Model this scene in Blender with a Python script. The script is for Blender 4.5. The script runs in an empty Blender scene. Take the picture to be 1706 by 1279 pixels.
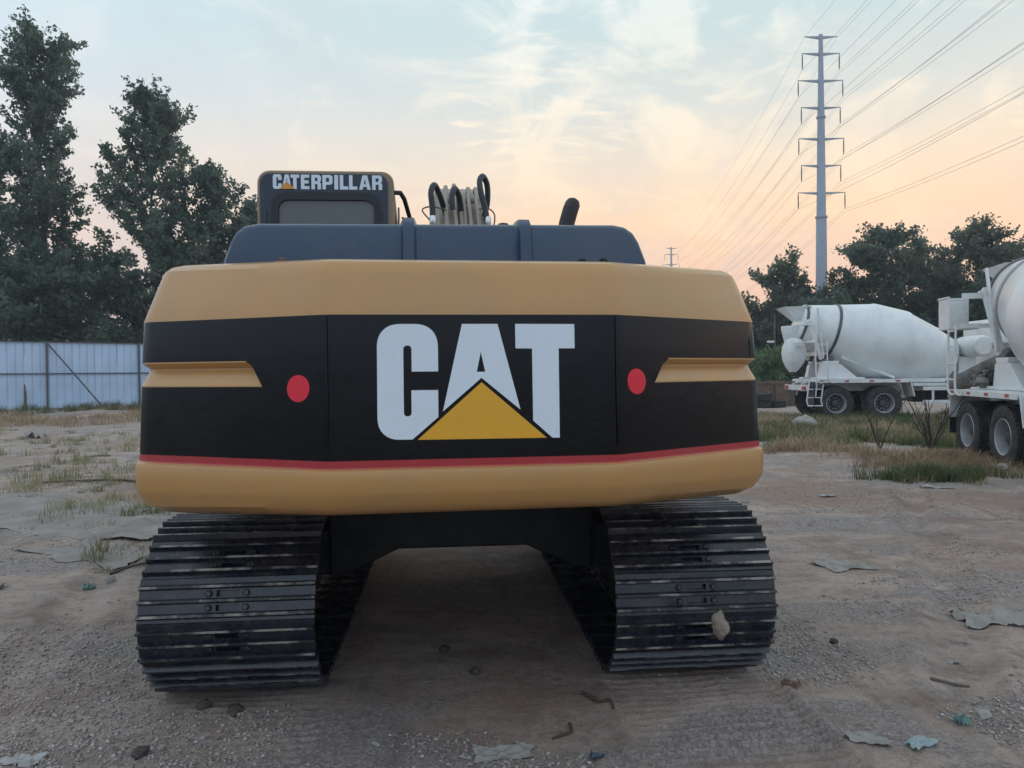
import bpy, bmesh, math, random
import numpy as np
from mathutils import Vector, Matrix
R = math.radians
random.seed(7)
rng = np.random.default_rng(11)
SC = bpy.context.scene
COL = SC.collection

# ------------------------------------------------------------------ camera
CAM_H = 1.5903
cam_d = bpy.data.cameras.new('camera'); cam = bpy.data.objects.new('camera', cam_d); COL.objects.link(cam)
cam_d.sensor_width = 36.0; cam_d.lens = 1250 / 1706 * 36.0
cam_d.clip_start = 0.05; cam_d.clip_end = 4000
cam.matrix_world = Matrix.Translation((0, 0, CAM_H)) @ Matrix.Rotation(R(90) - 0.0155, 4, 'X') @ Matrix.Rotation(-0.0096, 4, 'Z')
SC.camera = cam
SC.render.resolution_x, SC.render.resolution_y = 1024, 768

# ------------------------------------------------------------------ sky
SUN_AZ, SUN_EL = R(27), R(1.5)          # azimuth measured from +Y towards +X
W = bpy.data.worlds.new('World'); SC.world = W; W.use_nodes = True
nt = W.node_tree; nt.nodes.clear()
def N(t, **kw):
    n = nt.nodes.new(t)
    for k, v in kw.items(): setattr(n, k, v)
    return n
def L(a, b): nt.links.new(a, b)
def math_n(op, a, b=None, clamp=False):
    n = N('ShaderNodeMath', operation=op, use_clamp=clamp)
    for i, s in enumerate((a, b)):
        if s is None: continue
        if isinstance(s, (int, float)): n.inputs[i].default_value = s
        else: L(s, n.inputs[i])
    return n.outputs[0]
def ramp_n(src, stops):
    r = N('ShaderNodeValToRGB'); L(src, r.inputs[0])
    el = r.color_ramp.elements
    while len(el) < len(stops): el.new(0.5)
    for e, (p, c) in zip(el, stops): e.position = p; e.color = (*c, 1)
    return r.outputs[0]
def mix_n(fac, a, b, mode='MIX'):
    m = N('ShaderNodeMix', data_type='RGBA', blend_type=mode)
    if isinstance(fac, (int, float)): m.inputs[0].default_value = fac
    else: L(fac, m.inputs[0])
    for i, s in ((6, a), (7, b)):
        if isinstance(s, tuple): m.inputs[i].default_value = (*s, 1)
        else: L(s, m.inputs[i])
    return m.outputs[2]
tc = N('ShaderNodeTexCoord'); sep = N('ShaderNodeSeparateXYZ'); L(tc.outputs['Generated'], sep.inputs[0])
dx, dy, dz = sep.outputs
zz = math_n('MAXIMUM', dz, 0.0)
el_s = math_n('SQRT', zz)             # finer steps near the horizon
sunward = ramp_n(el_s, [(0.0, (.98, .50, .34)), (.25, (1.0, .55, .36)), (.36, (1.0, .60, .38)), (.44, (.98, .66, .41)), (.51, (.84, .69, .52)), (.57, (.64, .65, .60)), (.64, (.51, .62, .62)), (1.0, (.60, .69, .74))])
away = ramp_n(el_s, [(0.0, (.56, .58, .68)), (.3, (.60, .66, .80)), (.5, (.58, .70, .88)), (.7, (.57, .71, .86)), (1.0, (.60, .69, .74))])
az = math_n('ADD', math_n('MULTIPLY', dx, math.sin(SUN_AZ)), math_n('MULTIPLY', dy, math.cos(SUN_AZ)))
azf = N('ShaderNodeMapRange', interpolation_type='SMOOTHSTEP'); L(az, azf.inputs[0]); azf.inputs[1].default_value = -0.12; azf.inputs[2].default_value = 1.02
base = mix_n(azf.outputs[0], away, sunward)
# thin high cloud, laid out on a flat layer above the place
inv = math_n('DIVIDE', 1.0, math_n('ADD', zz, 0.28))
cx_, cy_ = math_n('MULTIPLY', dx, inv), math_n('MULTIPLY', dy, inv)
cmb = N('ShaderNodeCombineXYZ'); L(cx_, cmb.inputs[0]); L(cy_, cmb.inputs[1])
def cloud(scale, rot, stretch, detail, lo, hi, dist=.6):
    mp = N('ShaderNodeMapping'); mp.inputs['Rotation'].default_value = (0, 0, rot); mp.inputs['Scale'].default_value = stretch
    L(cmb.outputs[0], mp.inputs[0])
    n = N('ShaderNodeTexNoise'); n.inputs['Scale'].default_value = scale; n.inputs['Detail'].default_value = detail
    n.inputs['Roughness'].default_value = .58; n.inputs['Distortion'].default_value = dist
    L(mp.outputs[0], n.inputs[0])
    m = N('ShaderNodeMapRange', interpolation_type='SMOOTHSTEP'); L(n.outputs[0], m.inputs[0]); m.inputs[1].default_value = lo; m.inputs[2].default_value = hi
    return m.outputs[0]
c1 = cloud(3.2, .5, (1.0, .75, 1), 12, .49, .63, 1.1)
c2 = cloud(7.0, .8, (.5, 1.3, 1), 12, .47, .70, 1.8)
c3 = cloud(1.8, -.3, (1.5, .8, 1), 8, .47, .66, .8)
patch = cloud(1.3, .2, (1, 1, 1), 4, .40, .58)           # where the thin cloud gathers
lit = math_n('MULTIPLY', azf.outputs[0], azf.outputs[0])      # cloud on the sunset side is lit from below
warm = mix_n(azf.outputs[0], (.72, .76, .84), ramp_n(el_s, [(.3, (1.0, .62, .40)), (.46, (1.0, .75, .49)), (.56, (1.0, .85, .64)), (.66, (.84, .86, .80)), (.8, (.76, .82, .82))]))
k1 = mix_n(math_n('MULTIPLY', c1, math_n('MULTIPLY', lit, .62)), base, warm)
k2 = mix_n(math_n('MULTIPLY', c2, math_n('MULTIPLY', math_n('MULTIPLY', patch, lit), .80)), k1, warm)
grey = mix_n(azf.outputs[0], (.54, .60, .68), ramp_n(el_s, [(.3, (.66, .50, .48)), (.5, (.64, .58, .54)), (.6, (.52, .58, .60))]))
k3 = mix_n(math_n('MULTIPLY', c3, .40), k2, grey)
sky = N('ShaderNodeTexSky', sky_type='NISHITA', sun_disc=False)
sky.sun_elevation = SUN_EL; sky.sun_rotation = SUN_AZ; sky.air_density = 1.0; sky.dust_density = .3
bg1 = N('ShaderNodeBackground'); bg1.inputs[1].default_value = .02; L(sky.outputs[0], bg1.inputs[0])
bg2 = N('ShaderNodeBackground'); bg2.inputs[1].default_value = 1.0; L(k3, bg2.inputs[0])
add = N('ShaderNodeAddShader'); L(bg1.outputs[0], add.inputs[0]); L(bg2.outputs[0], add.inputs[1])
out = N('ShaderNodeOutputWorld'); L(add.outputs[0], out.inputs[0])

# ------------------------------------------------------------------ sun (low behind thin cloud, ahead and to the right)
sd = bpy.data.lights.new('sun', 'SUN'); sun = bpy.data.objects.new('sun', sd); COL.objects.link(sun)
sd.energy = .5; sd.angle = R(12); sd.color = (1.0, .72, .45)
sv = Vector((math.sin(SUN_AZ) * math.cos(SUN_EL), math.cos(SUN_AZ) * math.cos(SUN_EL), math.sin(SUN_EL)))
sun.rotation_euler = sv.to_track_quat('Z', 'Y').to_euler(); sun.location = (20, 30, 30)
SC.view_settings.view_transform = 'Standard'; SC.view_settings.look = 'None'
SC.view_settings.exposure = .34; SC.view_settings.gamma = 1; SC.view_settings.use_curve_mapping = False
SC.render.engine = 'CYCLES'; SC.cycles.max_bounces = 6; SC.cycles.use_denoising = True

# ------------------------------------------------------------------ materials
def mat(name, col, rough=.5, metal=0., var=None, bump=None, coat=0., spec=.5, dust=None, rough_var=0., trans=0., each=False):
    """var=(scale, second colour, low, high); bump=(scale, strength, distance); dust=(colour, amount, scale)"""
    m = bpy.data.materials.new(name); m.use_nodes = True
    t = m.node_tree; b = t.nodes['Principled BSDF']
    b.inputs['Base Color'].default_value = (*col, 1); b.inputs['Roughness'].default_value = rough
    b.inputs['Metallic'].default_value = metal; b.inputs['Specular IOR Level'].default_value = spec
    b.inputs['Coat Weight'].default_value = coat; b.inputs['Coat Roughness'].default_value = .12
    if trans: b.inputs['Transmission Weight'].default_value = trans
    co = t.nodes.new('ShaderNodeTexCoord'); vec = co.outputs['Object']
    if each:                           # every piece wears differently
        oi = t.nodes.new('ShaderNodeObjectInfo'); sc_ = t.nodes.new('ShaderNodeVectorMath'); sc_.operation = 'SCALE'; sc_.inputs[0].default_value = (37, 23, 11)
        t.links.new(oi.outputs['Random'], sc_.inputs['Scale']); ad = t.nodes.new('ShaderNodeVectorMath'); t.links.new(vec, ad.inputs[0]); t.links.new(sc_.outputs[0], ad.inputs[1]); vec = ad.outputs[0]
    def noise(scale, detail=6, rough_=.6):
        n = t.nodes.new('ShaderNodeTexNoise'); n.inputs['Scale'].default_value = scale
        n.inputs['Detail'].default_value = detail; n.inputs['Roughness'].default_value = rough_
        t.links.new(vec, n.inputs[0]); return n
    def rng_(src, lo, hi, a=0., b_=1.):
        r = t.nodes.new('ShaderNodeMapRange'); t.links.new(src, r.inputs[0])
        for i, v in zip((1, 2, 3, 4), (lo, hi, a, b_)): r.inputs[i].default_value = v
        return r.outputs[0]
    def mx(f, a, b_):
        x = t.nodes.new('ShaderNodeMix'); x.data_type = 'RGBA'; t.links.new(f, x.inputs[0])
        for i, s in ((6, a), (7, b_)):
            if isinstance(s, tuple): x.inputs[i].default_value = (*s, 1)
            else: t.links.new(s, x.inputs[i])
        return x.outputs[2]
    cur = tuple(col)
    if var:
        n = noise(var[0]); cur = mx(rng_(n.outputs[0], var[2], var[3]), cur, tuple(var[1]))
    if dust:
        n = noise(dust[2], 8, .7); g = t.nodes.new('ShaderNodeNewGeometry'); s = t.nodes.new('ShaderNodeSeparateXYZ')
        cur = mx(rng_(n.outputs[0], .45, .75, 0, dust[1]), cur, tuple(dust[0]))
    if not isinstance(cur, tuple): t.links.new(cur, b.inputs['Base Color'])
    if rough_var:
        n = noise(7, 7, .65); t.links.new(rng_(n.outputs[0], .3, .7, max(0, rough - rough_var), min(1, rough + rough_var)), b.inputs['Roughness'])
    if bump:
        n = noise(bump[0], 5); bp = t.nodes.new('ShaderNodeBump'); bp.inputs['Strength'].default_value = bump[1]; bp.inputs['Distance'].default_value = bump[2]
        t.links.new(n.outputs[0], bp.inputs['Height']); t.links.new(bp.outputs[0], b.inputs['Normal'])
    return m
CABT = mat('cab_dull_tan', (.27, .20, .125), .45, dust=((.20, .17, .13), .4, 6))
YEL = mat('tan_yellow_paint', (.53, .272, .084), .36, var=(2.5, (.48, .258, .09), .4, .7), bump=(5, .10, .010), coat=.45, rough_var=.08, dust=((.42, .29, .16), .18, 5))
BLK = mat('black_gloss_paint', (.002, .0024, .0036), .13, bump=(4, .16, .012), rough_var=.05, spec=.27, dust=((.008, .010, .015), .5, 3))
RED = mat('red_stripe_paint', (.40, .022, .028), .35, coat=.2, dust=((.3, .12, .1), .2, 9))
REFL = mat('red_reflector_paint', (.78, .035, .06), .5, spec=.3)
WHT = mat('white_vinyl', (.74, .81, .88), .35, dust=((.55, .55, .55), .15, 8))
ORG = mat('yellow_vinyl', (.80, .40, .02), .35, dust=((.5, .3, .08), .2, 8))
ORG2 = mat('orange_vinyl', (.75, .30, .05), .4)
HOOD = mat('hood_dark_paint', (.032, .058, .108), .34, bump=(7, .06, .005), rough_var=.1, dust=((.10, .11, .12), .45, 3.5))
CABK = mat('cab_dark_paint', (.016, .030, .052), .32, rough_var=.08, dust=((.08, .085, .09), .3, 5))
RUB = mat('black_rubber', (.015, .017, .022), .5, bump=(80, .1, .002))
TYRE = mat('tyre_rubber', (.022, .022, .024), .75, bump=(40, .25, .006), dust=((.16, .14, .12), .55, 7))
CGLS = mat('cab_glass', (.10, .11, .115), .10, spec=.6, dust=((.18, .17, .16), .35, 2.5))
TRK = mat('track_black_paint', (.012, .0145, .023), .26, spec=.65, bump=(30, .12, .004), rough_var=.1, dust=((.11, .10, .09), .4, 10), each=True)
WORN = mat('worn_grouser_steel', (.030, .030, .032), .45, var=(7, (.34, .31, .275), .47, .60), bump=(60, .3, .004), each=True)
SHAD = mat('undercarriage_black', (.012, .012, .014), .6, dust=((.06, .055, .05), .4, 6))
BOOM = mat('boom_dusty_tan', (.28, .235, .185), .5, var=(4, (.22, .19, .16), .4, .65), bump=(30, .15, .004))
TUBE = mat('tube_tan_paint', (.33, .28, .22), .45, dust=((.24, .21, .18), .4, 14))
CHRM = mat('hose_collar_steel', (.70, .72, .74), .25, metal=.9)
HOSE = mat('hydraulic_hose', (.022, .03, .042), .38, bump=(90, .2, .002))
RUST = mat('rusty_steel', (.13, .085, .062), .8, var=(9, (.20, .145, .11), .4, .65), bump=(25, .3, .01))
MWHT = mat('mixer_white_paint', (.78, .80, .80), .42, var=(1.4, (.68, .69, .68), .42, .68), bump=(5, .05, .01), dust=((.40, .37, .33), .42, 2.2), rough_var=.08, coat=.15)
DRUM = mat('drum_white_paint', (.80, .83, .83), .34, var=(.9, (.72, .74, .74), .42, .68), bump=(3, .05, .02), dust=((.44, .42, .38), .36, 1.6), coat=.2)
CONC = mat('concrete_crust', (.30, .285, .26), .9, var=(7, (.18, .17, .16), .4, .65), bump=(22, .8, .03))
DRING = mat('drum_ring_steel', (.10, .10, .105), .42, metal=.5, dust=((.2, .17, .14), .4, 6))
RIM = mat('wheel_rim_silver', (.42, .43, .44), .38, metal=.35, dust=((.28, .25, .22), .45, 6))
RIMD = mat('wheel_hub_dark', (.055, .055, .06), .6, dust=((.15, .13, .11), .4, 9))
FENC = mat('fence_blue_grey_sheet', (.54, .68, .88), .52, var=(.7, (.44, .58, .76), .4, .66), dust=((.42, .44, .47), .4, 1.2))
STEEL = mat('dark_steel_section', (.085, .09, .10), .6, dust=((.18, .10, .06), .5, 3))
GALV = mat('galvanised_steel', (.30, .34, .40), .5, metal=.25, var=(.25, (.25, .29, .34), .4, .65))
CABL = mat('conductor_aluminium', (.30, .31, .33), .6)
BARK = mat('tree_bark', (.16, .15, .14), .9, var=(6, (.26, .25, .23), .45, .65), bump=(18, .6, .02))
LAMPW = mat('lamp_white', (.7, .72, .72), .4)
def leaf_mat(name, a, b, scale=.8, tr=.45):
    m = bpy.data.materials.new(name); m.use_nodes = True; t = m.node_tree; p = t.nodes['Principled BSDF']
    p.inputs['Roughness'].default_value = .55; p.inputs['Specular IOR Level'].default_value = .35
    co = t.nodes.new('ShaderNodeTexCoord'); n = t.nodes.new('ShaderNodeTexNoise'); n.inputs['Scale'].default_value = scale; n.inputs['Detail'].default_value = 5
    t.links.new(co.outputs['Object'], n.inputs[0])
    r = t.nodes.new('ShaderNodeValToRGB'); r.color_ramp.elements[0].position = .36; r.color_ramp.elements[1].position = .66
    r.color_ramp.elements[0].color = (*a, 1); r.color_ramp.elements[1].color = (*b, 1)
    t.links.new(n.outputs[0], r.inputs[0]); t.links.new(r.outputs[0], p.inputs['Base Color'])
    tr_ = t.nodes.new('ShaderNodeBsdfTranslucent'); t.links.new(r.outputs[0], tr_.inputs[0])
    mx = t.nodes.new('ShaderNodeMixShader'); mx.inputs[0].default_value = tr
    t.links.new(p.outputs[0], mx.inputs[1]); t.links.new(tr_.outputs[0], mx.inputs[2])
    t.links.new(mx.outputs[0], t.nodes['Material Output'].inputs[0]); return m
LEAFP = leaf_mat('poplar_leaf', (.085, .138, .112), (.180, .245, .180))
LEAFS = leaf_mat('shrub_leaf', (.085, .135, .105), (.165, .225, .155), .6)
LEAFR = leaf_mat('locust_leaf', (.100, .135, .105), (.185, .225, .155), .6)
LEAFB = leaf_mat('light_bush_leaf', (.11, .19, .09), (.18, .26, .13), 1.5)
GRASSG = leaf_mat('green_weed', (.085, .125, .045), (.15, .17, .075), .9)
GRASSD = leaf_mat('dry_grass', (.30, .21, .125), (.42, .32, .20), .7, .2)
GRASSM = leaf_mat('mixed_grass', (.17, .18, .08), (.36, .32, .18), .9, .3)
STALK = mat('dry_stalk', (.075, .06, .045), .8)

# ------------------------------------------------------------------ mesh helpers
class MB:
    def __init__(s): s.v = []; s.f = []; s.m = []
    def add(s, vs, fs, m=0):
        o = len(s.v); s.v += [tuple(p) for p in vs]; s.f += [tuple(i + o for i in f) for f in fs]
        s.m += [m] * len(fs); return s
    def box(s, c, d, m=0, rot=None):
        h = Vector(d) / 2; vs = [Vector((a * h.x, b * h.y, e * h.z)) for e in (-1, 1) for b in (-1, 1) for a in (-1, 1)]
        if rot is not None: vs = [rot @ v for v in vs]
        c = Vector(c)
        return s.add([v + c for v in vs], [(0, 2, 3, 1), (4, 5, 7, 6), (0, 1, 5, 4), (2, 6, 7, 3), (0, 4, 6, 2), (1, 3, 7, 5)], m)
    def bar(s, a, b, w, h=None, m=0):
        a, b = Vector(a), Vector(b); d = b - a; q = d.to_track_quat('Y', 'Z').to_matrix()
        return s.box((a + b) / 2, (w, d.length, h or w), m, q)
    def prism(s, poly, axis, a0, a1, m=0):
        """poly in the two other axes (x:yz, y:xz, z:xy)"""
        n = len(poly)
        def P(p, a): return {'x': (a, p[0], p[1]), 'y': (p[0], a, p[1]), 'z': (p[0], p[1], a)}[axis]
        vs = [P(p, a0) for p in poly] + [P(p, a1) for p in poly]
        return s.add(vs, [tuple(range(n))[::-1], tuple(range(n, 2 * n))] + [(i, (i + 1) % n, n + (i + 1) % n, n + i) for i in range(n)], m)
    def tube(s, path, r, n=8, m=0, caps=True):
        path = [Vector(p) for p in path]; k = len(path); rs = r if isinstance(r, (list, tuple)) else [r] * k
        o = len(s.v); up = None
        for i, p in enumerate(path):
            t = (path[min(i + 1, k - 1)] - path[max(i - 1, 0)]).normalized()
            if up is None: up = t.orthogonal().normalized()
            else:
                up = up - t * up.dot(t)
                up = up.normalized() if up.length > 1e-6 else t.orthogonal().normalized()
            w = t.cross(up)
            for j in range(n):
                a = 2 * math.pi * j / n; s.v.append(tuple(p + (up * math.cos(a) + w * math.sin(a)) * rs[i]))
        for i in range(k - 1):
            for j in range(n):
                s.f.append((o + i * n + j, o + i * n + (j + 1) % n, o + (i + 1) * n + (j + 1) % n, o + (i + 1) * n + j)); s.m.append(m)
        if caps:
            s.f.append(tuple(o + j for j in range(n))[::-1]); s.f.append(tuple(o + (k - 1) * n + j for j in range(n))); s.m += [m, m]
        return s
    def lathe(s, prof, n=24, m=0, M=None, close=False, mats=None, caps=True):
        """profile of (radius, height) about z, then moved by matrix M"""
        o = len(s.v); M = M or Matrix()
        for r, h in prof:
            for j in range(n):
                a = 2 * math.pi * j / n; s.v.append(tuple(M @ Vector((r * math.cos(a), r * math.sin(a), h))))
        k = len(prof)
        for i in range(k if close else k - 1):
            for j in range(n):
                i2 = (i + 1) % k
                s.f.append((o + i * n + j, o + i * n + (j + 1) % n, o + i2 * n + (j + 1) % n, o + i2 * n + j)); s.m.append(mats[i] if mats else m)
        if not close and caps:
            s.f.append(tuple(o + j for j in range(n))[::-1]); s.f.append(tuple(o + (k - 1) * n + j for j in range(n))); s.m += [m, m]
        return s
    def mesh(s, name, mats, bevel=0., seg=2, sharp=35):
        me = bpy.data.meshes.new(name); me.from_pydata(s.v, [], s.f)
        for q in (mats if isinstance(mats, (list, tuple)) else [mats]): me.materials.append(q)
        me.polygons.foreach_set('material_index', s.m)
        bm = bmesh.new(); bm.from_mesh(me)
        bmesh.ops.recalc_face_normals(bm, faces=bm.faces)
        if bevel:
            es = [e for e in bm.edges if len(e.link_faces) == 2 and e.calc_face_angle(0) > R(28)]
            bmesh.ops.bevel(bm, geom=es, offset=bevel, segments=seg, affect='EDGES', profile=.5, clamp_overlap=True)
        bm.to_mesh(me); bm.free()
        me.polygons.foreach_set('use_smooth', [True] * len(me.polygons))
        if not bevel: me.set_sharp_from_angle(angle=R(sharp))
        return me
    def build(s, name, mats, parent=None, bevel=0., seg=2, sharp=35, loc=(0, 0, 0), rot=(0, 0, 0)):
        o = bpy.data.objects.new(name, s.mesh(name, mats, bevel, seg, sharp)); COL.objects.link(o)
        o.location = loc; o.rotation_euler = rot
        if parent: o.parent = parent
        if bevel:
            w = o.modifiers.new('wn', 'WEIGHTED_NORMAL'); w.keep_sharp = False; w.weight = 80
        return o
def link(name, me, parent=None, loc=(0, 0, 0), rot=(0, 0, 0)):
    o = bpy.data.objects.new(name, me); COL.objects.link(o); o.location = loc; o.rotation_euler = rot
    if parent: o.parent = parent
    return o
def tag(o, label, cat, group=None, kind=None):
    o['label'] = label
    if cat: o['category'] = cat
    if group: o['group'] = group
    if kind: o['kind'] = kind
    return o
def empty(name, loc, rz=0, label=None, cat=None, group=None):
    o = bpy.data.objects.new(name, None); COL.objects.link(o); o.location = loc; o.rotation_euler = (0, 0, rz)
    o.empty_display_size = .3
    if label: tag(o, label, cat, group)
    return o
def np_mesh(name, verts, faces, mats, midx=None, smooth=False):
    """verts (n,3), faces (m,k) numpy arrays"""
    me = bpy.data.meshes.new(name); k = faces.shape[1]
    me.vertices.add(len(verts)); me.vertices.foreach_set('co', np.ascontiguousarray(verts, np.float32).ravel())
    me.loops.add(faces.size); me.loops.foreach_set('vertex_index', np.ascontiguousarray(faces, np.int32).ravel())
    me.polygons.add(len(faces)); me.polygons.foreach_set('loop_start', np.arange(0, faces.size, k, dtype=np.int32))
    me.polygons.foreach_set('loop_total', np.full(len(faces), k, np.int32))
    for q in (mats if isinstance(mats, (list, tuple)) else [mats]): me.materials.append(q)
    if midx is not None: me.polygons.foreach_set('material_index', np.ascontiguousarray(midx, np.int32))
    me.polygons.foreach_set('use_smooth', np.full(len(faces), smooth))
    me.update(calc_edges=True); return me
# value noise
_tab = rng.random((256, 256))
def vnoise(x, y):
    xi = np.floor(x).astype(int); yi = np.floor(y).astype(int); fx, fy = x - xi, y - yi
    fx = fx * fx * (3 - 2 * fx); fy = fy * fy * (3 - 2 * fy)
    g = lambda a, b: _tab[a % 256, b % 256]
    return (g(xi, yi) * (1 - fx) + g(xi + 1, yi) * fx) * (1 - fy) + (g(xi, yi + 1) * (1 - fx) + g(xi + 1, yi + 1) * fx) * fy - .5
def fbm(x, y, o=4, g=.5):
    r = 0; a = 1; f = 1
    for i in range(o): r = r + a * vnoise(x * f + 17.3 * i, y * f + 9.1 * i); a *= g; f *= 2.03
    return r
def smooth(a, b, x):
    t = np.clip((x - a) / (b - a), 0, 1); return t * t * (3 - 2 * t)

# ------------------------------------------------------------------ excavator frame (world placement)
UX, UY, UYAW, TYAW = -.1388, 2.879, .1304, .0868
TAIL = 2.75
EX = UX - TAIL * math.sin(UYAW); EY = UY + TAIL * math.cos(UYAW)
TCX, GAUGE, TREAR = .100, 1.116, -2.09

# ------------------------------------------------------------------ ground
FA, FB = np.array([-21.31, 31.2]), np.array([-17.27, 34.9])       # two points on the hoarding line
FD = (FB - FA) / np.linalg.norm(FB - FA); FN = np.array([FD[1], -FD[0]])   # FN points to the camera side
def gz(x, y):
    x = np.asarray(x, float); y = np.asarray(y, float)
    d = np.hypot(x - EX, y - EY); far = smooth(2.8, 9, d)
    z = fbm(x * .35 + 4, y * .35, 4) * .10 * far
    z = z + fbm(x * 1.7, y * 1.7 + 3, 4) * .018 + fbm(x * 7, y * 7, 3) * .006
    # the strip of rough ground along the hoarding, and the rise under the mixers
    s = (x - FA[0]) * FN[0] + (y - FA[1]) * FN[1]
    z = z + np.where(x < 0, smooth(5.5, 1.0, np.abs(s)) * (.16 + .12 * fbm(x * .8, y * .8, 3)), 0)
    z = z + np.exp(-(((x - 11) / 6) ** 2 + ((y - 23.5) / 5) ** 2)) * .13
    z = z + np.exp(-(((x - 6.6) / 2.2) ** 2 + ((y - 13.2) / 1.8) ** 2)) * .07 * (1 + fbm(x * 2, y * 2, 3))
    # prints of the tracks where the machine has rolled back
    c, sn = math.cos(TYAW), math.sin(TYAW); lx = (x - EX) * c + (y - EY) * sn; ly = -(x - EX) * sn + (y - EY) * c
    for sx, amp in ((TCX + GAUGE, .021), (TCX - GAUGE, .006)):
        e = np.abs(lx - sx); lane = smooth(.46, .40, e) * smooth(-1.6, -2.1, ly)
        z = z + lane * (amp * np.sin(ly * 2 * math.pi / .0635 + 3 * fbm(lx * 2, ly * 2, 2)) * (.65 + fbm(lx * 3, ly * 3, 3)) - amp * .9)
        z = z + amp * 1.2 * np.exp(-((e - .45) / .04) ** 2) * smooth(-1.6, -2.1, ly) * (.8 + fbm(lx * 6, ly * 6, 2))
    for (ax_, ay_, bx_, by_, dp, wd) in ((2.15, 3.5, 6.3, 12.0, .032, .16), (2.95, 2.6, 7.9, 11.6, .022, .15), (-2.1, 2.4, -4.9, 12.0, .022, .16), (-3.6, 3.0, -6.6, 13.0, .018, .15), (2.3, 7.6, 9.0, 8.6, .02, .18)):
        ux, uy = bx_ - ax_, by_ - ay_; ln = math.hypot(ux, uy); ux /= ln; uy /= ln
        t = (x - ax_) * ux + (y - ay_) * uy; e = (x - ax_) * uy - (y - ay_) * ux + .25 * fbm(t * .35 + ax_, t * 0 + 2.2, 2)
        k = smooth(-.6, .8, t) * smooth(ln + 1.5, ln - .5, t) * (.55 + 1.2 * np.clip(fbm(t * .5 + by_, e * .4, 3) + .35, 0, 1))
        z = z - k * dp * np.exp(-(e / wd) ** 4) * (1 + .25 * np.sin(t * 2 * math.pi / .11 + np.abs(e) * 16)) + k * dp * .55 * np.exp(-((np.abs(e) - wd * 1.35) / .07) ** 2)
    z = z - .006 * smooth(3.0, 2.2, d)
    return z
def lines(lo, hi, step, grow, far):
    a = list(np.arange(lo, hi, step)); s = step; p = a[-1]
    while p < far: s *= grow; p += s; a.append(p)
    return a
xs = lines(0, 3.4, .02, 1.05, 700); xs = np.array([-v for v in xs[:0:-1]] + xs)
ys = np.array([-700, -300, -100, -40, -15, -6, -2, 0, 1, 1.7, 2.1] + lines(2.4, 5.6, .0125, 1.035, 700))
gx, gy = np.meshgrid(xs, ys); nx, ny = len(xs), len(ys)
gv = np.stack([gx, gy, gz(gx, gy) * smooth(400, 60, np.hypot(gx, gy))], -1).reshape(-1, 3)
ii = (np.arange(ny - 1)[:, None] * nx + np.arange(nx - 1)).ravel()
gf = np.stack([ii, ii + 1, ii + nx + 1, ii + nx], 1)
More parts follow.
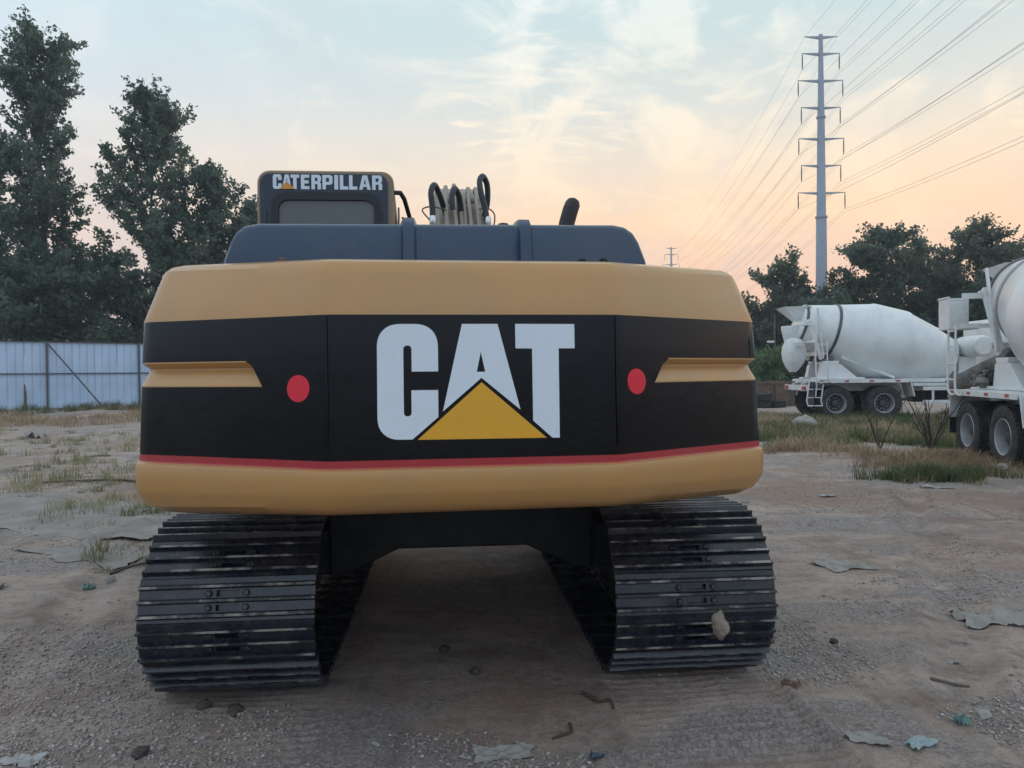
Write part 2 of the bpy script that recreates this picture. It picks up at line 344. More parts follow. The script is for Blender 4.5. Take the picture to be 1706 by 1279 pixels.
def ground_mat():
    m = bpy.data.materials.new('yard_dirt'); m.use_nodes = True; t = m.node_tree; b = t.nodes['Principled BSDF']
    b.inputs['Roughness'].default_value = .92; b.inputs['Specular IOR Level'].default_value = .25
    co = t.nodes.new('ShaderNodeTexCoord')
    def noise(sc, det=8, ro=.6, dist=0., stretch=None):
        n = t.nodes.new('ShaderNodeTexNoise'); n.inputs['Scale'].default_value = sc; n.inputs['Detail'].default_value = det
        n.inputs['Roughness'].default_value = ro; n.inputs['Distortion'].default_value = dist
        if stretch:
            mp = t.nodes.new('ShaderNodeMapping'); mp.inputs['Scale'].default_value = stretch; mp.inputs['Rotation'].default_value = (0, 0, .35)
            t.links.new(co.outputs['Object'], mp.inputs[0]); t.links.new(mp.outputs[0], n.inputs[0])
        else: t.links.new(co.outputs['Object'], n.inputs[0])
        return n.outputs[0]
    def ramp(s, st):
        r = t.nodes.new('ShaderNodeValToRGB'); t.links.new(s, r.inputs[0]); e = r.color_ramp.elements
        while len(e) < len(st): e.new(.5)
        for q, (p, c) in zip(e, st): q.position = p; q.color = (*c, 1)
        return r.outputs[0]
    def mr(s, lo, hi, a=0., c=1.):
        r = t.nodes.new('ShaderNodeMapRange'); t.links.new(s, r.inputs[0])
        for i, v in zip((1, 2, 3, 4), (lo, hi, a, c)): r.inputs[i].default_value = v
        return r.outputs[0]
    def mx(f, a, c, mode='MIX'):
        x = t.nodes.new('ShaderNodeMix'); x.data_type = 'RGBA'; x.blend_type = mode
        if isinstance(f, float): x.inputs[0].default_value = f
        else: t.links.new(f, x.inputs[0])
        for i, s in ((6, a), (7, c)):
            if isinstance(s, tuple): x.inputs[i].default_value = (*s, 1)
            else: t.links.new(s, x.inputs[i])
        return x.outputs[2]
    soil = ramp(noise(1.3, 10, .70, .3, (1, 1.8, 1)), [(.30, (.25, .18, .15)), (.44, (.47, .365, .31)), (.56, (.60, .48, .41)), (.70, (.66, .55, .48))])
    grav = ramp(noise(55, 6, .75), [(.30, (.15, .128, .12)), (.48, (.39, .335, .312)), (.60, (.56, .49, .46)), (.74, (.68, .61, .575))])
    c = mx(mr(noise(.62, 9, .66, .7, (1, 2.0, 1)), .485, .56), soil, grav)
    c = mx(mr(noise(.33, 8, .66, .8), .50, .62, 0, .72), c, (.40, .262, .195))       # reddish clay
    c = mx(mr(noise(2.3, 9, .74, .5, (1, 2.4, 1)), .60, .70, 0, .6), c, (.50, .455, .41))   # pale dried mud
    c = mx(mr(noise(.9, 9, .72, 1.2, (1.8, .55, 1)), .54, .66, 0, .62), c, (.21, .168, .145))    # damp oily streaks
    c = mx(mr(noise(11, 8, .75), .50, .68, 0, .62), c, (.19, .155, .14))
    c = mx(mr(noise(130, 4, .7), .40, .68, 0, .45), c, (.19, .17, .16))
    t.links.new(c, b.inputs['Base Color'])
    bp = t.nodes.new('ShaderNodeBump'); bp.inputs['Strength'].default_value = 1.0; bp.inputs['Distance'].default_value = .018
    t.links.new(noise(85, 6, .7), bp.inputs['Height'])
    b2 = t.nodes.new('ShaderNodeBump'); b2.inputs['Strength'].default_value = .7; b2.inputs['Distance'].default_value = .045
    t.links.new(noise(16, 7, .65), b2.inputs['Height']); t.links.new(bp.outputs[0], b2.inputs['Normal'])
    t.links.new(b2.outputs[0], b.inputs['Normal']); return m
GROUND = ground_mat()
g = link('ground', np_mesh('ground', gv, gf, GROUND, smooth=True)); tag(g, 'brown and grey gravelly dirt of the open yard', None, kind='structure')

# loose gravel: small broken stones, too many to count
def stones(n, gen, lo, hi):
    P = gen(n); k = len(P); r = lo + (hi - lo) * rng.random(k) ** 3
    o8 = np.array([[1, 0, 0], [-1, 0, 0], [0, 1, 0], [0, -1, 0], [0, 0, 1], [0, 0, -1.]])
    sc = r[:, None, None] * (0.65 + .7 * rng.random((k, 6, 1))); a = rng.random(k) * 6.283
    v = o8[None] * sc + (rng.random((k, 6, 3)) - .5) * r[:, None, None] * .7; v[:, :, 2] *= .62
    ca, sa = np.cos(a)[:, None], np.sin(a)[:, None]
    x = v[:, :, 0] * ca - v[:, :, 1] * sa; y = v[:, :, 0] * sa + v[:, :, 1] * ca
    z = gz(P[:, 0], P[:, 1])[:, None] + v[:, :, 2] + r[:, None] * .25
    V = np.stack([x + P[:, 0:1], y + P[:, 1:2], z], -1).reshape(-1, 3)
    f8 = np.array([[0, 2, 4], [2, 1, 4], [1, 3, 4], [3, 0, 4], [2, 0, 5], [1, 2, 5], [3, 1, 5], [0, 3, 5]])
    F = (f8[None] + (np.arange(k) * 6)[:, None, None]).reshape(-1, 3)
    return V, F, np.repeat((rng.random(k) ** 1.6 * 3.999).astype(int), 8)
def gen_gravel(n):
    d = 2.6 + 11 * rng.random(n) ** 1.7; x = (rng.random(n) * 2 - 1) * .78 * d
    keep = fbm(x * .8 + 3, d * 1.2, 4) + .20 * rng.random(n) > .15
    c, sn = math.cos(TYAW), math.sin(TYAW); lx = (x - EX) * c + (d - EY) * sn - TCX; ly = -(x - EX) * sn + (d - EY) * c
    keep &= ~((np.abs(lx) < .80) & (np.abs(ly) < 2.3)) & ~((np.abs(lx - GAUGE) < .44) & (ly < -1.7) & (rng.random(n) < .85))
    return np.stack([x[keep], d[keep]], 1)
SM = [mat('gravel_grey', (.40, .355, .33), .9, var=(40, (.28, .25, .232), .4, .6)), mat('gravel_dark', (.24, .225, .22), .9),
      mat('gravel_brown', (.42, .33, .27), .92), mat('gravel_pale', (.46, .43, .41), .9)]
V, F, MI = stones(150000, gen_gravel, .0025, .0135)
tag(link('gravel', np_mesh('gravel', V, F, SM, MI, True)), 'loose grey gravel scattered over the dirt', 'gravel', kind='stuff')

# ------------------------------------------------------------------ EXCAVATOR
exc = empty('excavator', (EX, EY, 0), UYAW, 'tan and black crawler excavator seen from behind, on wide black tracks', 'excavator')
def up(o): o.parent = exc; return o
def fy(y): return y - TAIL            # distances measured from the rear face

# --- counterweight: a lofted shell with cut grooves
LEAN = .0422; Z0 = 1.2349; A_ = .5604; B_ = 1.37; S_ = .4471
rows = [  # z, side inset, rear inset, material of the band above (0 yellow 1 black 2 red)
    (1.038, .30, .16, 0), (1.046, .17, .075, 0), (1.066, .085, .028, 0), (1.093, .030, .000, 0), (1.13, -.002, -.018, 0), (1.145, -.007, -.024, 0), (1.212, -.007, -.026, 0), (1.226, -.004, -.022, 0),
    (1.231, -.004, -.004, 2), (1.236, .000, .000, 2), (1.262, .001, .001, 1), (1.543, .010, .013, 1), (1.548, .010, .013, 0), (1.610, .0115, .0155, 0), (1.618, .0115, .0155, 0), (1.640, .0125, .017, 0), (1.645, .0125, .017, 1),
    (1.815, .0185, .0245, 0), (1.90, .050, .048, 0), (1.972, .076, .074, 0), (2.006, .090, .086, 0), (2.028, .110, .106, 0), (2.041, .145, .140, 0), (2.046, .21, .20, 0)]
def gcol(z, sg):                       # inner end of the groove slants
    k = min(max((z - 1.545) / .098, 0), 1)
    return (-.815 - .071 * k) if sg < 0 else (.740 + .078 * k)
def cw_row(z, ix, iy):
    pts = []
    for sg in (-1, 1):
        k = (B_ - ix - A_) / (B_ - A_)
        def fx(x): return A_ + (x - A_) * k
        def ff(x): return S_ * (x - A_) / (B_ - A_)
        e_ = (.024 if sg < 0 else .006)
        half = [(B_ + e_ - ix, 1.30), (B_ + e_ - ix, .545 + iy * .3), (fx(1.368) + e_, .485 + iy), (fx(1.360) + e_, .458 + iy), (fx(1.342) + e_, ff(1.342) + .006 + iy), (fx(1.31) + e_, ff(1.31) + iy)]
        ge = abs(gcol(z, sg)); half += [(fx(ge + .012), ff(ge + .012) + iy), (fx(ge), ff(ge) + iy), (fx(A_ + .045), ff(A_ + .045) + iy), (fx(A_ + .01), ff(A_ + .01) + .002 + iy), (A_ - .012, .0 + .001 + iy), (A_ - .05, iy)]
        pts.append([(sg * x, y) for x, y in half])
    return pts[0] + pts[1][::-1]
grid = []
for r, (z, ix, iy, m_) in enumerate(rows):
    row = cw_row(z, ix, iy); n_ = len(row); q = []
    for c, (x, y) in enumerate(row):
        cc = min(c, n_ - 1 - c); e_ = min(1, max(0, (abs(x) - A_) / .65)); zz_ = z
        if z < 1.2: zz_ = z - .050 * e_ * min(1, (1.226 - z) / .14)
        if z > 1.82: zz_ = z + .030 * e_ * min(1, (z - 1.815) / .18)
        if cc <= 6 and z in (1.610, 1.618):      # apex of the groove, cut inward
            d = .040; sg = -1 if c < n_ / 2 else 1
            if cc <= 1: x -= sg * d
            elif cc <= 4: x -= sg * d * .62; y += d * .55
            else: x -= sg * d * .42; y += d * .80
        q.append((x, fy(y), zz_))
    grid.append(q)
cw = MB(); nC = len(grid[0]); vs = [p for q in grid for p in q]; fs = []; ms = []
for r in range(len(rows) - 1):
    for c in range(nC - 1):
        cc = min(c, nC - 2 - c); m_ = rows[r][3]
        if 1.54 < rows[r][0] < 1.641:
            m_ = 0 if cc < 6 else 1
        fs.append((r * nC + c, r * nC + c + 1, (r + 1) * nC + c + 1, (r + 1) * nC + c)); ms.append(m_)
fs.append(tuple(range(nC))); ms.append(0); top = (len(rows) - 1) * nC
fs.append(tuple(range(top, top + nC))[::-1]); ms.append(0)
for r in range(len(rows) - 1):
    fs.append((r * nC, (r + 1) * nC, (r + 1) * nC + nC - 1, r * nC + nC - 1)); ms.append(1)
cw.v = vs; cw.f = fs; cw.m = ms
counter = cw.build('counterweight', [YEL, BLK, RED], exc, sharp=24)
counter['label'] = 'tan counterweight with wide black band, red stripe and side grooves'

# --- flat lettering, cut from thin vinyl
def flat_shape(name, outlines, m, parent, frame, thick=.0015):
    """outlines: lists of 2D points (outer then holes); frame: matrix mapping x,y -> the carrying surface"""
    cu = bpy.data.curves.new(name, 'CURVE'); cu.dimensions = '2D'; cu.fill_mode = 'BOTH'; cu.extrude = thick
    for o in outlines:
        sp = cu.splines.new('POLY'); sp.points.add(len(o) - 1); sp.use_cyclic_u = True
        for p, q in zip(sp.points, o): p.co = (q[0], q[1], 0, 1)
    tmp = bpy.data.objects.new('tmp', cu); COL.objects.link(tmp)
    me = bpy.data.meshes.new_from_object(tmp.evaluated_get(bpy.context.evaluated_depsgraph_get()))
    bpy.data.objects.remove(tmp); bpy.data.curves.remove(cu)
    me.materials.clear(); me.materials.append(m); me.transform(frame); me.name = name
    return link(name, me, parent)
def rnd(pts, rad, n=8):
    """round the corners of a polygon; rad: one radius per corner"""
    o = []; k = len(pts)
    for i in range(k):
        p = Vector(pts[i]); r = rad[i]
        if r <= 0: o.append(tuple(p)); continue
        a, b = (Vector(pts[i - 1]) - p).normalized(), (Vector(pts[(i + 1) % k]) - p).normalized()
        s, e = p + a * r, p + b * r
        for j in range(n + 1):
            t = j / n; o.append(tuple(s * (1 - t) ** 2 * 1 + p * 2 * t * (1 - t) * 1 + e * t * t if False else (s * (1 - t) ** 2 + p * 1.66 * t * (1 - t) + e * t * t) / ((1 - t) ** 2 + 1.66 * t * (1 - t) + t * t)))
    return o
th = math.atan(LEAN)
FR = Matrix.Translation((0, fy(-.0030), Z0)) @ Matrix.Rotation(R(90) - th, 4, 'X') @ Matrix.Translation((0, -Z0, 0))
Cp = rnd([(-.373, 1.779), (-.143, 1.779), (-.143, 1.597), (-.2435, 1.597), (-.2435, 1.697), (-.2745, 1.697), (-.2745, 1.427), (-.2455, 1.427), (-.2455, 1.526), (-.144, 1.526), (-.144, 1.423), (-.243, 1.339), (-.374, 1.339)],
         [.085, .085, 0, 0, .0154, .0154, .0144, .0144, 0, 0, 0, 0, .082])
flat_shape('letter', [Cp], WHT, counter, FR)
flat_shape('letter', [[(-.050, 1.779), (.088, 1.779), (.173, 1.446), (.023, 1.571), (-.127, 1.443)], [(.0215, 1.671), (.038, 1.594), (.005, 1.594)]], WHT, counter, FR)
flat_shape('letter', [[(.157, 1.779), (.391, 1.778), (.391, 1.683), (.327, 1.683), (.326, 1.334), (.297, 1.335), (.222, 1.403), (.222, 1.683), (.157, 1.684)]], WHT, counter, FR)
flat_shape('logo_triangle', [[(.023, 1.554), (.275, 1.335), (-.224, 1.337)]], ORG, counter, FR)
# reflectors on the angled faces
for sg, x, z in ((-1, -.6735, 1.536), (1, .6560, 1.549)):
    ang = math.atan2(S_, B_ - A_) * sg
    y = S_ * (abs(x) - A_) / (B_ - A_) + LEAN * (z - Z0)
    nrm = Vector((math.sin(ang), -math.cos(ang), LEAN)).normalized()
    M = Matrix.Translation(Vector((x, fy(y), z)) + nrm * -.004) @ nrm.to_track_quat('Z', 'Y').to_matrix().to_4x4() 
    b = MB().lathe([(.0515, 0), (.0520, .0055), (.0510, .0065), (.030, .0068), (.004, .0069)], 36, 0, M)
    b.build('reflector', REFL, counter, sharp=20)
for sg in (-1, 1):                    # creases where the angled faces meet the middle one
    b = MB(); b.tube([(sg * A_, fy(.0005 + LEAN * (z - Z0)), z) for z in (1.30, 1.42, 1.6, 1.805)], [.0015, .0042, .0042, .003], 8); b.build('crease_bead', BLK, counter, sharp=80)
# --- engine hood
hp = []
def hood_sec(ins, dz=0.):
    p = [(-1.095, 1.90), (-1.068, 2.10), (-1.040, 2.190), (-1.018, 2.232), (-.980, 2.262), (-.92, 2.274), (.72, 2.294), (.775, 2.284), (.815, 2.256), (.840, 2.212), (.872, 2.115), (.900, 1.90)]
    return [(x + (ins if x < 0 else -ins), z - dz * min(1, max(0, (z - 2.1) / .17))) for x, z in p]
hb = MB(); secs = [(.60, hood_sec(.018, .030), 0), (.615, hood_sec(.007, .012), .02), (.645, hood_sec(0, .002), .04), (.78, hood_sec(0), .06), (1.95, hood_sec(0), .06), (2.0, hood_sec(.03, .03), .06)]
k_ = len(secs[0][1]); vv = []
for i, (y, p, dy_) in enumerate(secs):
    for (x, z) in p:
        yy = y + (0 if i > 2 else (z - 2.272) * .10); vv.append((x, fy(yy), z))
ff_ = [(i * k_ + j, i * k_ + (j + 1) % k_, (i + 1) * k_ + (j + 1) % k_, (i + 1) * k_ + j) for i in range(len(secs) - 1) for j in range(k_)]
ff_ += [tuple(range(k_)), tuple(range((len(secs) - 1) * k_, len(secs) * k_))]
hb.add(vv, ff_); hood = hb.build('engine_hood', HOOD, exc, sharp=50)
for x in (-.251, .286):               # pressed ribs that wrap over the rear edge
    w = .038; path = [(.562, 1.95), (.588, 2.20), (.602, 2.258), (.640, 2.292), (.76, 2.304), (1.9, 2.304)]
    prof = [(-w, 0), (-w * .66, .030), (w * .66, .030), (w, 0)]; b = MB(); vs = []
    for i, (y, z) in enumerate(path):
        a = Vector(path[min(i + 1, 5)]) - Vector(path[max(i - 1, 0)]); n = Vector((-a.y, a.x)).normalized()
        for (u, h) in prof: vs.append((x + u, fy(y + n.x * (h - .012)), z + n.y * (h - .012)))
    fs = [(i * 4 + j, i * 4 + (j + 1) % 4, i * 4 + 4 + (j + 1) % 4, i * 4 + 4 + j) for i in range(5) for j in range(4)] + [(0, 1, 2, 3), (20, 21, 22, 23)]
    b.add(vs, fs); b.build('rib', HOOD, hood, sharp=40)
b = MB(); b.prism([(-.86, 2.26), (-.82, 2.300), (-.62, 2.302), (-.575, 2.26)], 'y', fy(.86), fy(1.35)); b.build('raised_cover', HOOD, hood, .008)
for x, z, m_ in ((-.80, 2.065, RUST), (-.715, 2.06, SHAD), (.53, 2.075, SHAD), (.63, 2.078, SHAD)):
    b = MB(); b.box((x, fy(.50), z), (.05, .08, .03)); b.box((x + .004, fy(.50), z + .022), (.028, .05, .018)); b.build('hood_latch', m_, hood, .005)
b = MB(); b.box((-.78, fy(.49), 2.050), (.085, .07, .022)); b.build('latch_plate', YEL, hood, .004)
b = MB(); b.tube([(-.80, fy(.50), 2.062), (-.72, fy(.49), 2.068), (-.62, fy(.50), 2.060)], .009); b.build('latch_rod', RUST, hood)
b = MB(); b.lathe([(.0, 0), (.032, 0), (.034, .05), (.026, .075), (.0, .082)], 16, 0, Matrix.Translation((.234, fy(1.0), 2.285))); b.build('filler_cap', SHAD, hood)
# --- exhaust
b = MB(); pth = [(.585, fy(1.15), 2.2), (.588, fy(1.15), 2.32), (.600, fy(1.15), 2.40), (.622, fy(1.16), 2.47)]
b.tube(pth, .043, 18, 0, False); b.tube([(.622, fy(1.16), 2.47), (.636, fy(1.166), 2.505), (.643, fy(1.168), 2.527), (.646, fy(1.169), 2.535)], [.043, .042, .032, .018], 18, 0, True)
b.build('exhaust_pipe', mat('exhaust_black', (.02, .016, .018), .55, dust=((.10, .06, .05), .5, 12)), exc, sharp=40)
# --- house behind the counterweight
b = MB(); b.box((0, fy(2.35), 1.125), (2.50, 3.7, .15)); b.box((0, fy(1.4), 1.03), (1.2, 1.6, .08)); b.build('upper_deck', SHAD, exc, .01)
b = MB(); b.box((1.02, fy(2.45), 1.55), (.56, 2.30, .70)); b.build('right_side_housing', YEL, exc, .02)
b = MB(); b.box((-1.02, fy(1.72), 1.55), (.56, .84, .70)); b.build('left_side_housing', BLK, exc, .02)
b = MB(); b.box((-.12, fy(1.35), 1.60), (1.40, 1.30, .78)); b.build('engine_bay', SHAD, exc, .02)
# --- cab
CY = 2.2
cab = MB()
cs = rnd([(-1.25, 1.2), (-1.232, 2.925), (-.352, 2.937), (-.335, 1.2)], [.0, .085, .085, 0], 6)
cab.prism(cs, 'y', fy(CY), fy(CY + 1.62)); cab_o = cab.build('cab', CABT, exc, .018, 3)
def cabpt(px, py): return (-1.243 + (px - 425) * .004075 - (py - 300) * .0000, 2.871 - (py - 284 - (px - 433) * .007) * .00408)
def rect(x0, z0, x1, z1, r, n=8): return rnd([(x0, z0), (x0, z1), (x1, z1), (x1, z0)], [0 if z0 < 2.3 else r, r, r, 0 if z0 < 2.3 else r], n)
FC = Matrix.Translation((0, fy(CY - .004), 0)) @ Matrix.Rotation(R(90), 4, 'X')
def shear(pts, k=.012): return [(x, z + (x + .8) * k) for x, z in pts]
flat_shape('rear_panel', [shear(rect(-1.212, 1.3, -.392, 2.905, .07)), shear(rect(-1.125, 1.9, -.455, 2.765, .09))[::-1]], CABK, cab_o, FC, .006)
FC2 = Matrix.Translation((0, fy(CY - .013), 0)) @ Matrix.Rotation(R(90), 4, 'X')
flat_shape('window_seal', [shear(rect(-1.142, 1.88, -.440, 2.782, .095)), shear(rect(-1.095, 1.93, -.483, 2.732, .065))[::-1]], RUB, cab_o, FC2, .012)
flat_shape('rear_window', [shear(rect(-1.11, 1.92, -.47, 2.745, .06))], CGLS, cab_o, Matrix.Translation((0, fy(CY - .003), 0)) @ Matrix.Rotation(R(90), 4, 'X'), .002)
# raised corner strips of the panel
for x in (-1.178, -.418):
    b = MB(); b.box((x, fy(CY - .014), 2.35), (.016, .012, .62)); b.build('panel_strip', CABK, cab_o, .004)
# block lettering across the cab
def T8(x, y): # zoomed measurement -> cab plane
    px, py = 400 + x / 5.687, 270 + y / 5.687
    return (-1.243 + (px - 425) * .004010, 2.925 - (py - 284) * .00408 + (px - 540) * .0000)
def glyph(ch, x0, x1, top, bot):
    w = 1.0; t = .30
    def m(u, v): return (x0 + (x1 - x0) * u, bot + (top - bot) * v)
    ax = (x1 - x0) / abs(top - bot); s = min(.42, .24 / ax)          # stroke as a fraction of width
    o = {'C': [[(0, .12), (0, .88), (.16, 1), (.84, 1), (1, .88), (1, .62), (1 - s, .62), (1 - s, .80), (s, .80), (s, .20), (1 - s, .20), (1 - s, .38), (1, .38), (1, .12), (.84, 0), (.16, 0)]],
         'T': [[(0, 1), (1, 1), (1, .78), (.5 + s / 2, .78), (.5 + s / 2, 0), (.5 - s / 2, 0), (.5 - s / 2, .78), (0, .78)]],
         'E': [[(0, 0), (0, 1), (1, 1), (1, .79), (s, .79), (s, .61), (.9, .61), (.9, .40), (s, .40), (s, .21), (1, .21), (1, 0)]],
         'R': [[(0, 0), (0, 1), (.8, 1), (1, .88), (1, .60), (.86, .49), (1, .40), (1, 0), (1 - s, 0), (1 - s, .36), (s, .36), (s, 0)], [(s, .56), (1 - s, .56), (1 - s, .80), (s, .80)]],
         'P': [[(0, 0), (0, 1), (.8, 1), (1, .88), (1, .44), (.8, .32), (s, .32), (s, 0)], [(s, .52), (1 - s, .52), (1 - s, .80), (s, .80)]],
         'I': [[(0, 0), (0, 1), (1, 1), (1, 0)]], 'L': [[(0, 0), (0, 1), (s, 1), (s, .22), (1, .22), (1, 0)]],
         'A': [[(0, 0), (.30, 1), (.70, 1), (1, 0), (.70, 0), (.65, .20), (.35, .20), (.30, 0)], [(.40, .38), (.60, .38), (.50, .76)]],
         'a': [[(.06, .22), (.30, 1), (.70, 1), (.94, .22), (.5, .52)], [(.43, .56), (.57, .56), (.50, .80)]]}[ch]
    return [[m(*p) for p in q] for q in o]
FL = Matrix.Translation((0, fy(CY - .0125), 0)) @ Matrix.Rotation(R(90), 4, 'X')
for ch, a, e in (('C', 303, 382), ('a', 386, 470), ('T', 462, 540), ('E', 555, 632), ('R', 650, 737), ('P', 750, 842), ('I', 858, 893), ('L', 908, 985), ('L', 993, 1068), ('A', 1085, 1192), ('R', 1205, 1297)):
    o = []
    for q in glyph(ch, a, e, 118, 250):
        o.append([T8(x, y) for x, y in q])
    flat_shape('letter', [shear(q) for q in o], WHT, cab_o, FL, .0015)
flat_shape('logo_triangle', [shear([T8(362, 250), T8(432, 186), T8(503, 250)])], ORG2, cab_o, Matrix.Translation((0, fy(CY - .0165), 0)) @ Matrix.Rotation(R(90), 4, 'X'), .0015)
b = MB(); b.box((-.325, fy(CY + .55), 2.42), (.012, .80, .62)); b.build('side_window', CGLS, cab_o)
b = MB(); b.tube([(-.37, fy(CY + .02), 2.80), (-.31, fy(CY + .05), 2.805), (-.285, fy(CY + .12), 2.78), (-.20, fy(CY + .5), 2.55), (-.17, fy(CY + .62), 2.30)], .016, 8); b.build('grab_rail', RUB, cab_o)
b = MB(); b.tube([(-.30, fy(CY + .25), 2.68), (-.275, fy(CY + .3), 2.66), (-.23, fy(CY + .6), 2.45)], .008, 6); b.box((-.27, fy(CY + .35), 2.60), (.02, .05, .16)); b.build('wiper_arm', RUB, cab_o)
# --- boom, stick and bucket reaching forward
def box_beam(stations, w, name, m, parent, x):
    vs = []; 
    for (y, z, h, ny, nz) in stations:
        for sx in (-1, 1):
            for sh in (-1, 1): vs.append((x + sx * w / 2, fy(y) + sh * h / 2 * ny, z + sh * h / 2 * nz))
    fs = []
    for i in range(len(stations) - 1):
        o = i * 4; fs += [(o, o + 1, o + 5, o + 4), (o + 2, o + 6, o + 7, o + 3), (o + 1, o + 3, o + 7, o + 5), (o, o + 4, o + 6, o + 2)]
    e = (len(stations) - 1) * 4; fs += [(0, 2, 3, 1), (e, e + 1, e + 3, e + 2)]
    return MB().add(vs, fs).build(name, m, parent, .012)
BX = .25
boom = box_beam([(3.2, 1.75, .40, -.58, .81), (4.3, 2.62, .62, -.60, .80), (5.05, 3.10, .74, -.45, .89), (5.6, 3.27, .76, -.12, .99), (6.3, 3.26, .70, .1, .99), (8.7, 2.85, .36, .17, .98)], .46, 'boom', BOOM, exc, BX)
def on_boom(t, h=.0):                  # along the rising rear plate
    y0, z0, y1, z1 = 3.9, 2.30 + .26, 4.72, 3.22 + .16
    return (fy(y0 + (y1 - y0) * t) - .6 * h, z0 + (z1 - z0) * t + .8 * h)
for dx_, t1, m_ in ((-.155, 1.02, TUBE), (-.07, 1.05, TUBE), (.07, 1.0, TUBE), (.145, 1.0, TUBE), (-.015, .86, BOOM), (.02, .86, BOOM)):
    p = [on_boom(-.6, .07), on_boom(.3, .07), on_boom(.8, .07), on_boom(t1, .07), on_boom(t1 + .05, .04), on_boom(t1 + .08, -.03)]
    b = MB().tube([(BX + dx_ + (.01 if i > 2 else 0), y, z) for i, (y, z) in enumerate(p)], .021, 10); b.build('hydraulic_tube', m_, boom, sharp=60)
b = MB(); y, z = on_boom(.84, .05); b.box((BX, y, z), (.36, .05, .045)); b.build('tube_clamp', BOOM, boom, .008)
def arc(pts, n=8):
    """smooth curve through points"""
    P = [Vector(p) for p in pts]; o = []
    for i in range(len(P) - 1):
        a, b_, c, d = P[max(i - 1, 0)], P[i], P[i + 1], P[min(i + 2, len(P) - 1)]
        for j in range(n):
            t = j / n; o.append(.5 * ((2 * b_) + (c - a) * t + (2 * a - 5 * b_ + 4 * c - d) * t * t + (3 * b_ - a - 3 * c + d) * t ** 3))
    return o + [P[-1]]
YH = fy(4.2)
hs = [  # hose loops standing above the tubes
    [(-.27, 0, -.05), (-.275, .0, .12), (-.285, 0, .26), (-.25, .05, .34), (-.20, .15, .27), (-.13, .28, .10)],
    [(-.085, 0, .10), (-.09, 0, .22), (-.06, .06, .315), (-.01, .14, .24), (.01, .2, .08)],
    [(.24, 0, -.05), (.225, 0, .10), (.185, 0, .26), (.175, .03, .38), (.21, .08, .44), (.255, .13, .37), (.26, .17, .22), (.23, .2, .08)]]
ZB = 3.02
for q in hs:
    b = MB().tube(arc([(BX + x - .02, YH + y, ZB + z) for x, y, z in q]), .028, 12); b.build('hydraulic_hose', HOSE, boom, sharp=80)
for x in (-.29, .225):
    b = MB(); b.lathe([(.027, -.03), (.033, -.02), (.033, .05), (.029, .06)], 14, 0, Matrix.Translation((BX + x, YH, ZB - .02))); b.build('hose_collar', CHRM, boom)
    b = MB().tube([(BX + x, YH, ZB - .35), (BX + x, YH, ZB - .02)], .026, 10); b.build('hose_fitting', TUBE, boom)
    b = MB(); b.box((BX + x * 1.22, YH + .05, ZB - .16), (.15, .14, .10)); b.box((BX + x * 1.3, YH + .02, ZB - .09), (.05, .05, .05)); b.build('valve_block', RUST, boom, .008)
for q in ([(-.30, .0, -.12), (-.31, 0, .0), (-.385, 0, .10), (-.36, .02, .14), (-.28, .05, .155), (-.16, .15, .15)], [(.26, 0, -.1), (.29, 0, .02), (.285, .02, .10), (.23, .05, .15), (.15, .1, .15)]):
    b = MB().tube(arc([(BX + x, YH + y, ZB + z - .02) for x, y, z in q]), .007, 6); b.build('grease_line', RUST, boom)
box_beam([(8.6, 3.05, .35, .3, .95), (8.9, 2.75, .42, .99, .1), (8.3, 1.2, .30, .97, -.2)], .34, 'stick', BOOM, exc, BX)
b = MB(); bp_ = [(7.75, 1.2), (8.35, 1.35), (8.75, .9), (8.7, .3), (8.2, .02), (7.5, .1), (7.45, .2), (8.1, .2), (8.45, .5), (8.3, .9)]
b.prism([(fy(y), z) for y, z in bp_], 'x', BX - .5, BX + .5); b.build('bucket', STEEL, exc, .01)
for sx in (-1, 1):
    b = MB().tube([(BX + sx * .32, fy(3.9), 1.5), (BX + sx * .30, fy(5.3), 2.75)], .07, 12); b.build('boom_cylinder', YEL, exc)
# --- undercarriage (own slight angle to the house)
und = MB()
c_low = [(-.82, .80), (-.82, .34), (-.70, .36), (-.40, .50), (.40, .50), (.70, .36), (.82, .34), (.82, .80)]
und.prism(c_low, 'y', -.95, .95); und.lathe([(.62, 0), (.66, .02), (.66, .2), (.62, .24)], 40, 0, Matrix.Translation((0, 0, .78)))
carb = und.build('car_body', SHAD, exc, .015); dyaw = TYAW - UYAW; carb.rotation_euler = (0, 0, dyaw); carb.location = (TCX, 0, 0)
# a single shoe: plate with two slots, three grousers, bolt heads
def shoe_mesh():
    b = MB(); hw = .40; t = .012
    edges = [-.098, -.037 - .014, -.037 + .014, .028 - .014, .028 + .014, .098]
    for i in range(5):
        y0, y1 = edges[i], edges[i + 1]
        spans = [(-hw, hw)] if i in (0, 2, 4) else [(-hw, -.052), (.052, hw)]
        for x0, x1 in spans: b.add(*slab(x0, x1, y0, y1, 0, t))
    for y, w0 in ((-.070, .010), (-.004, .009), (.061, .009)):
        poly = [(y - w0 - .004, t - .001), (y + w0 + .004, t - .001), (y + w0 * .62, .036), (y - w0 * .62, .036)]
        n0 = len(b.f); b.prism(poly, 'x', -hw, hw)
        for k in range(n0, len(b.f)):
            zc = [b.v[i][2] for i in b.f[k]]
            if min(zc) > .03: b.m[k] = 1
    b.add(*slab(-hw, hw, .090, .112, -.012, .002)); b.add(*slab(-.12, .12, -.09, .085, -.05, -.016))  # pad under the slots added to keep light from showing through them
    for y in (-.037, .028):
        for x in (-.085, .085):
            b.lathe([(.0165, t), (.0165, t + .011), (.012, t + .015)], 6, 0, Matrix.Translation((x, y, 0)))
    return b.mesh('track_shoe', [TRK, WORN], sharp=30)
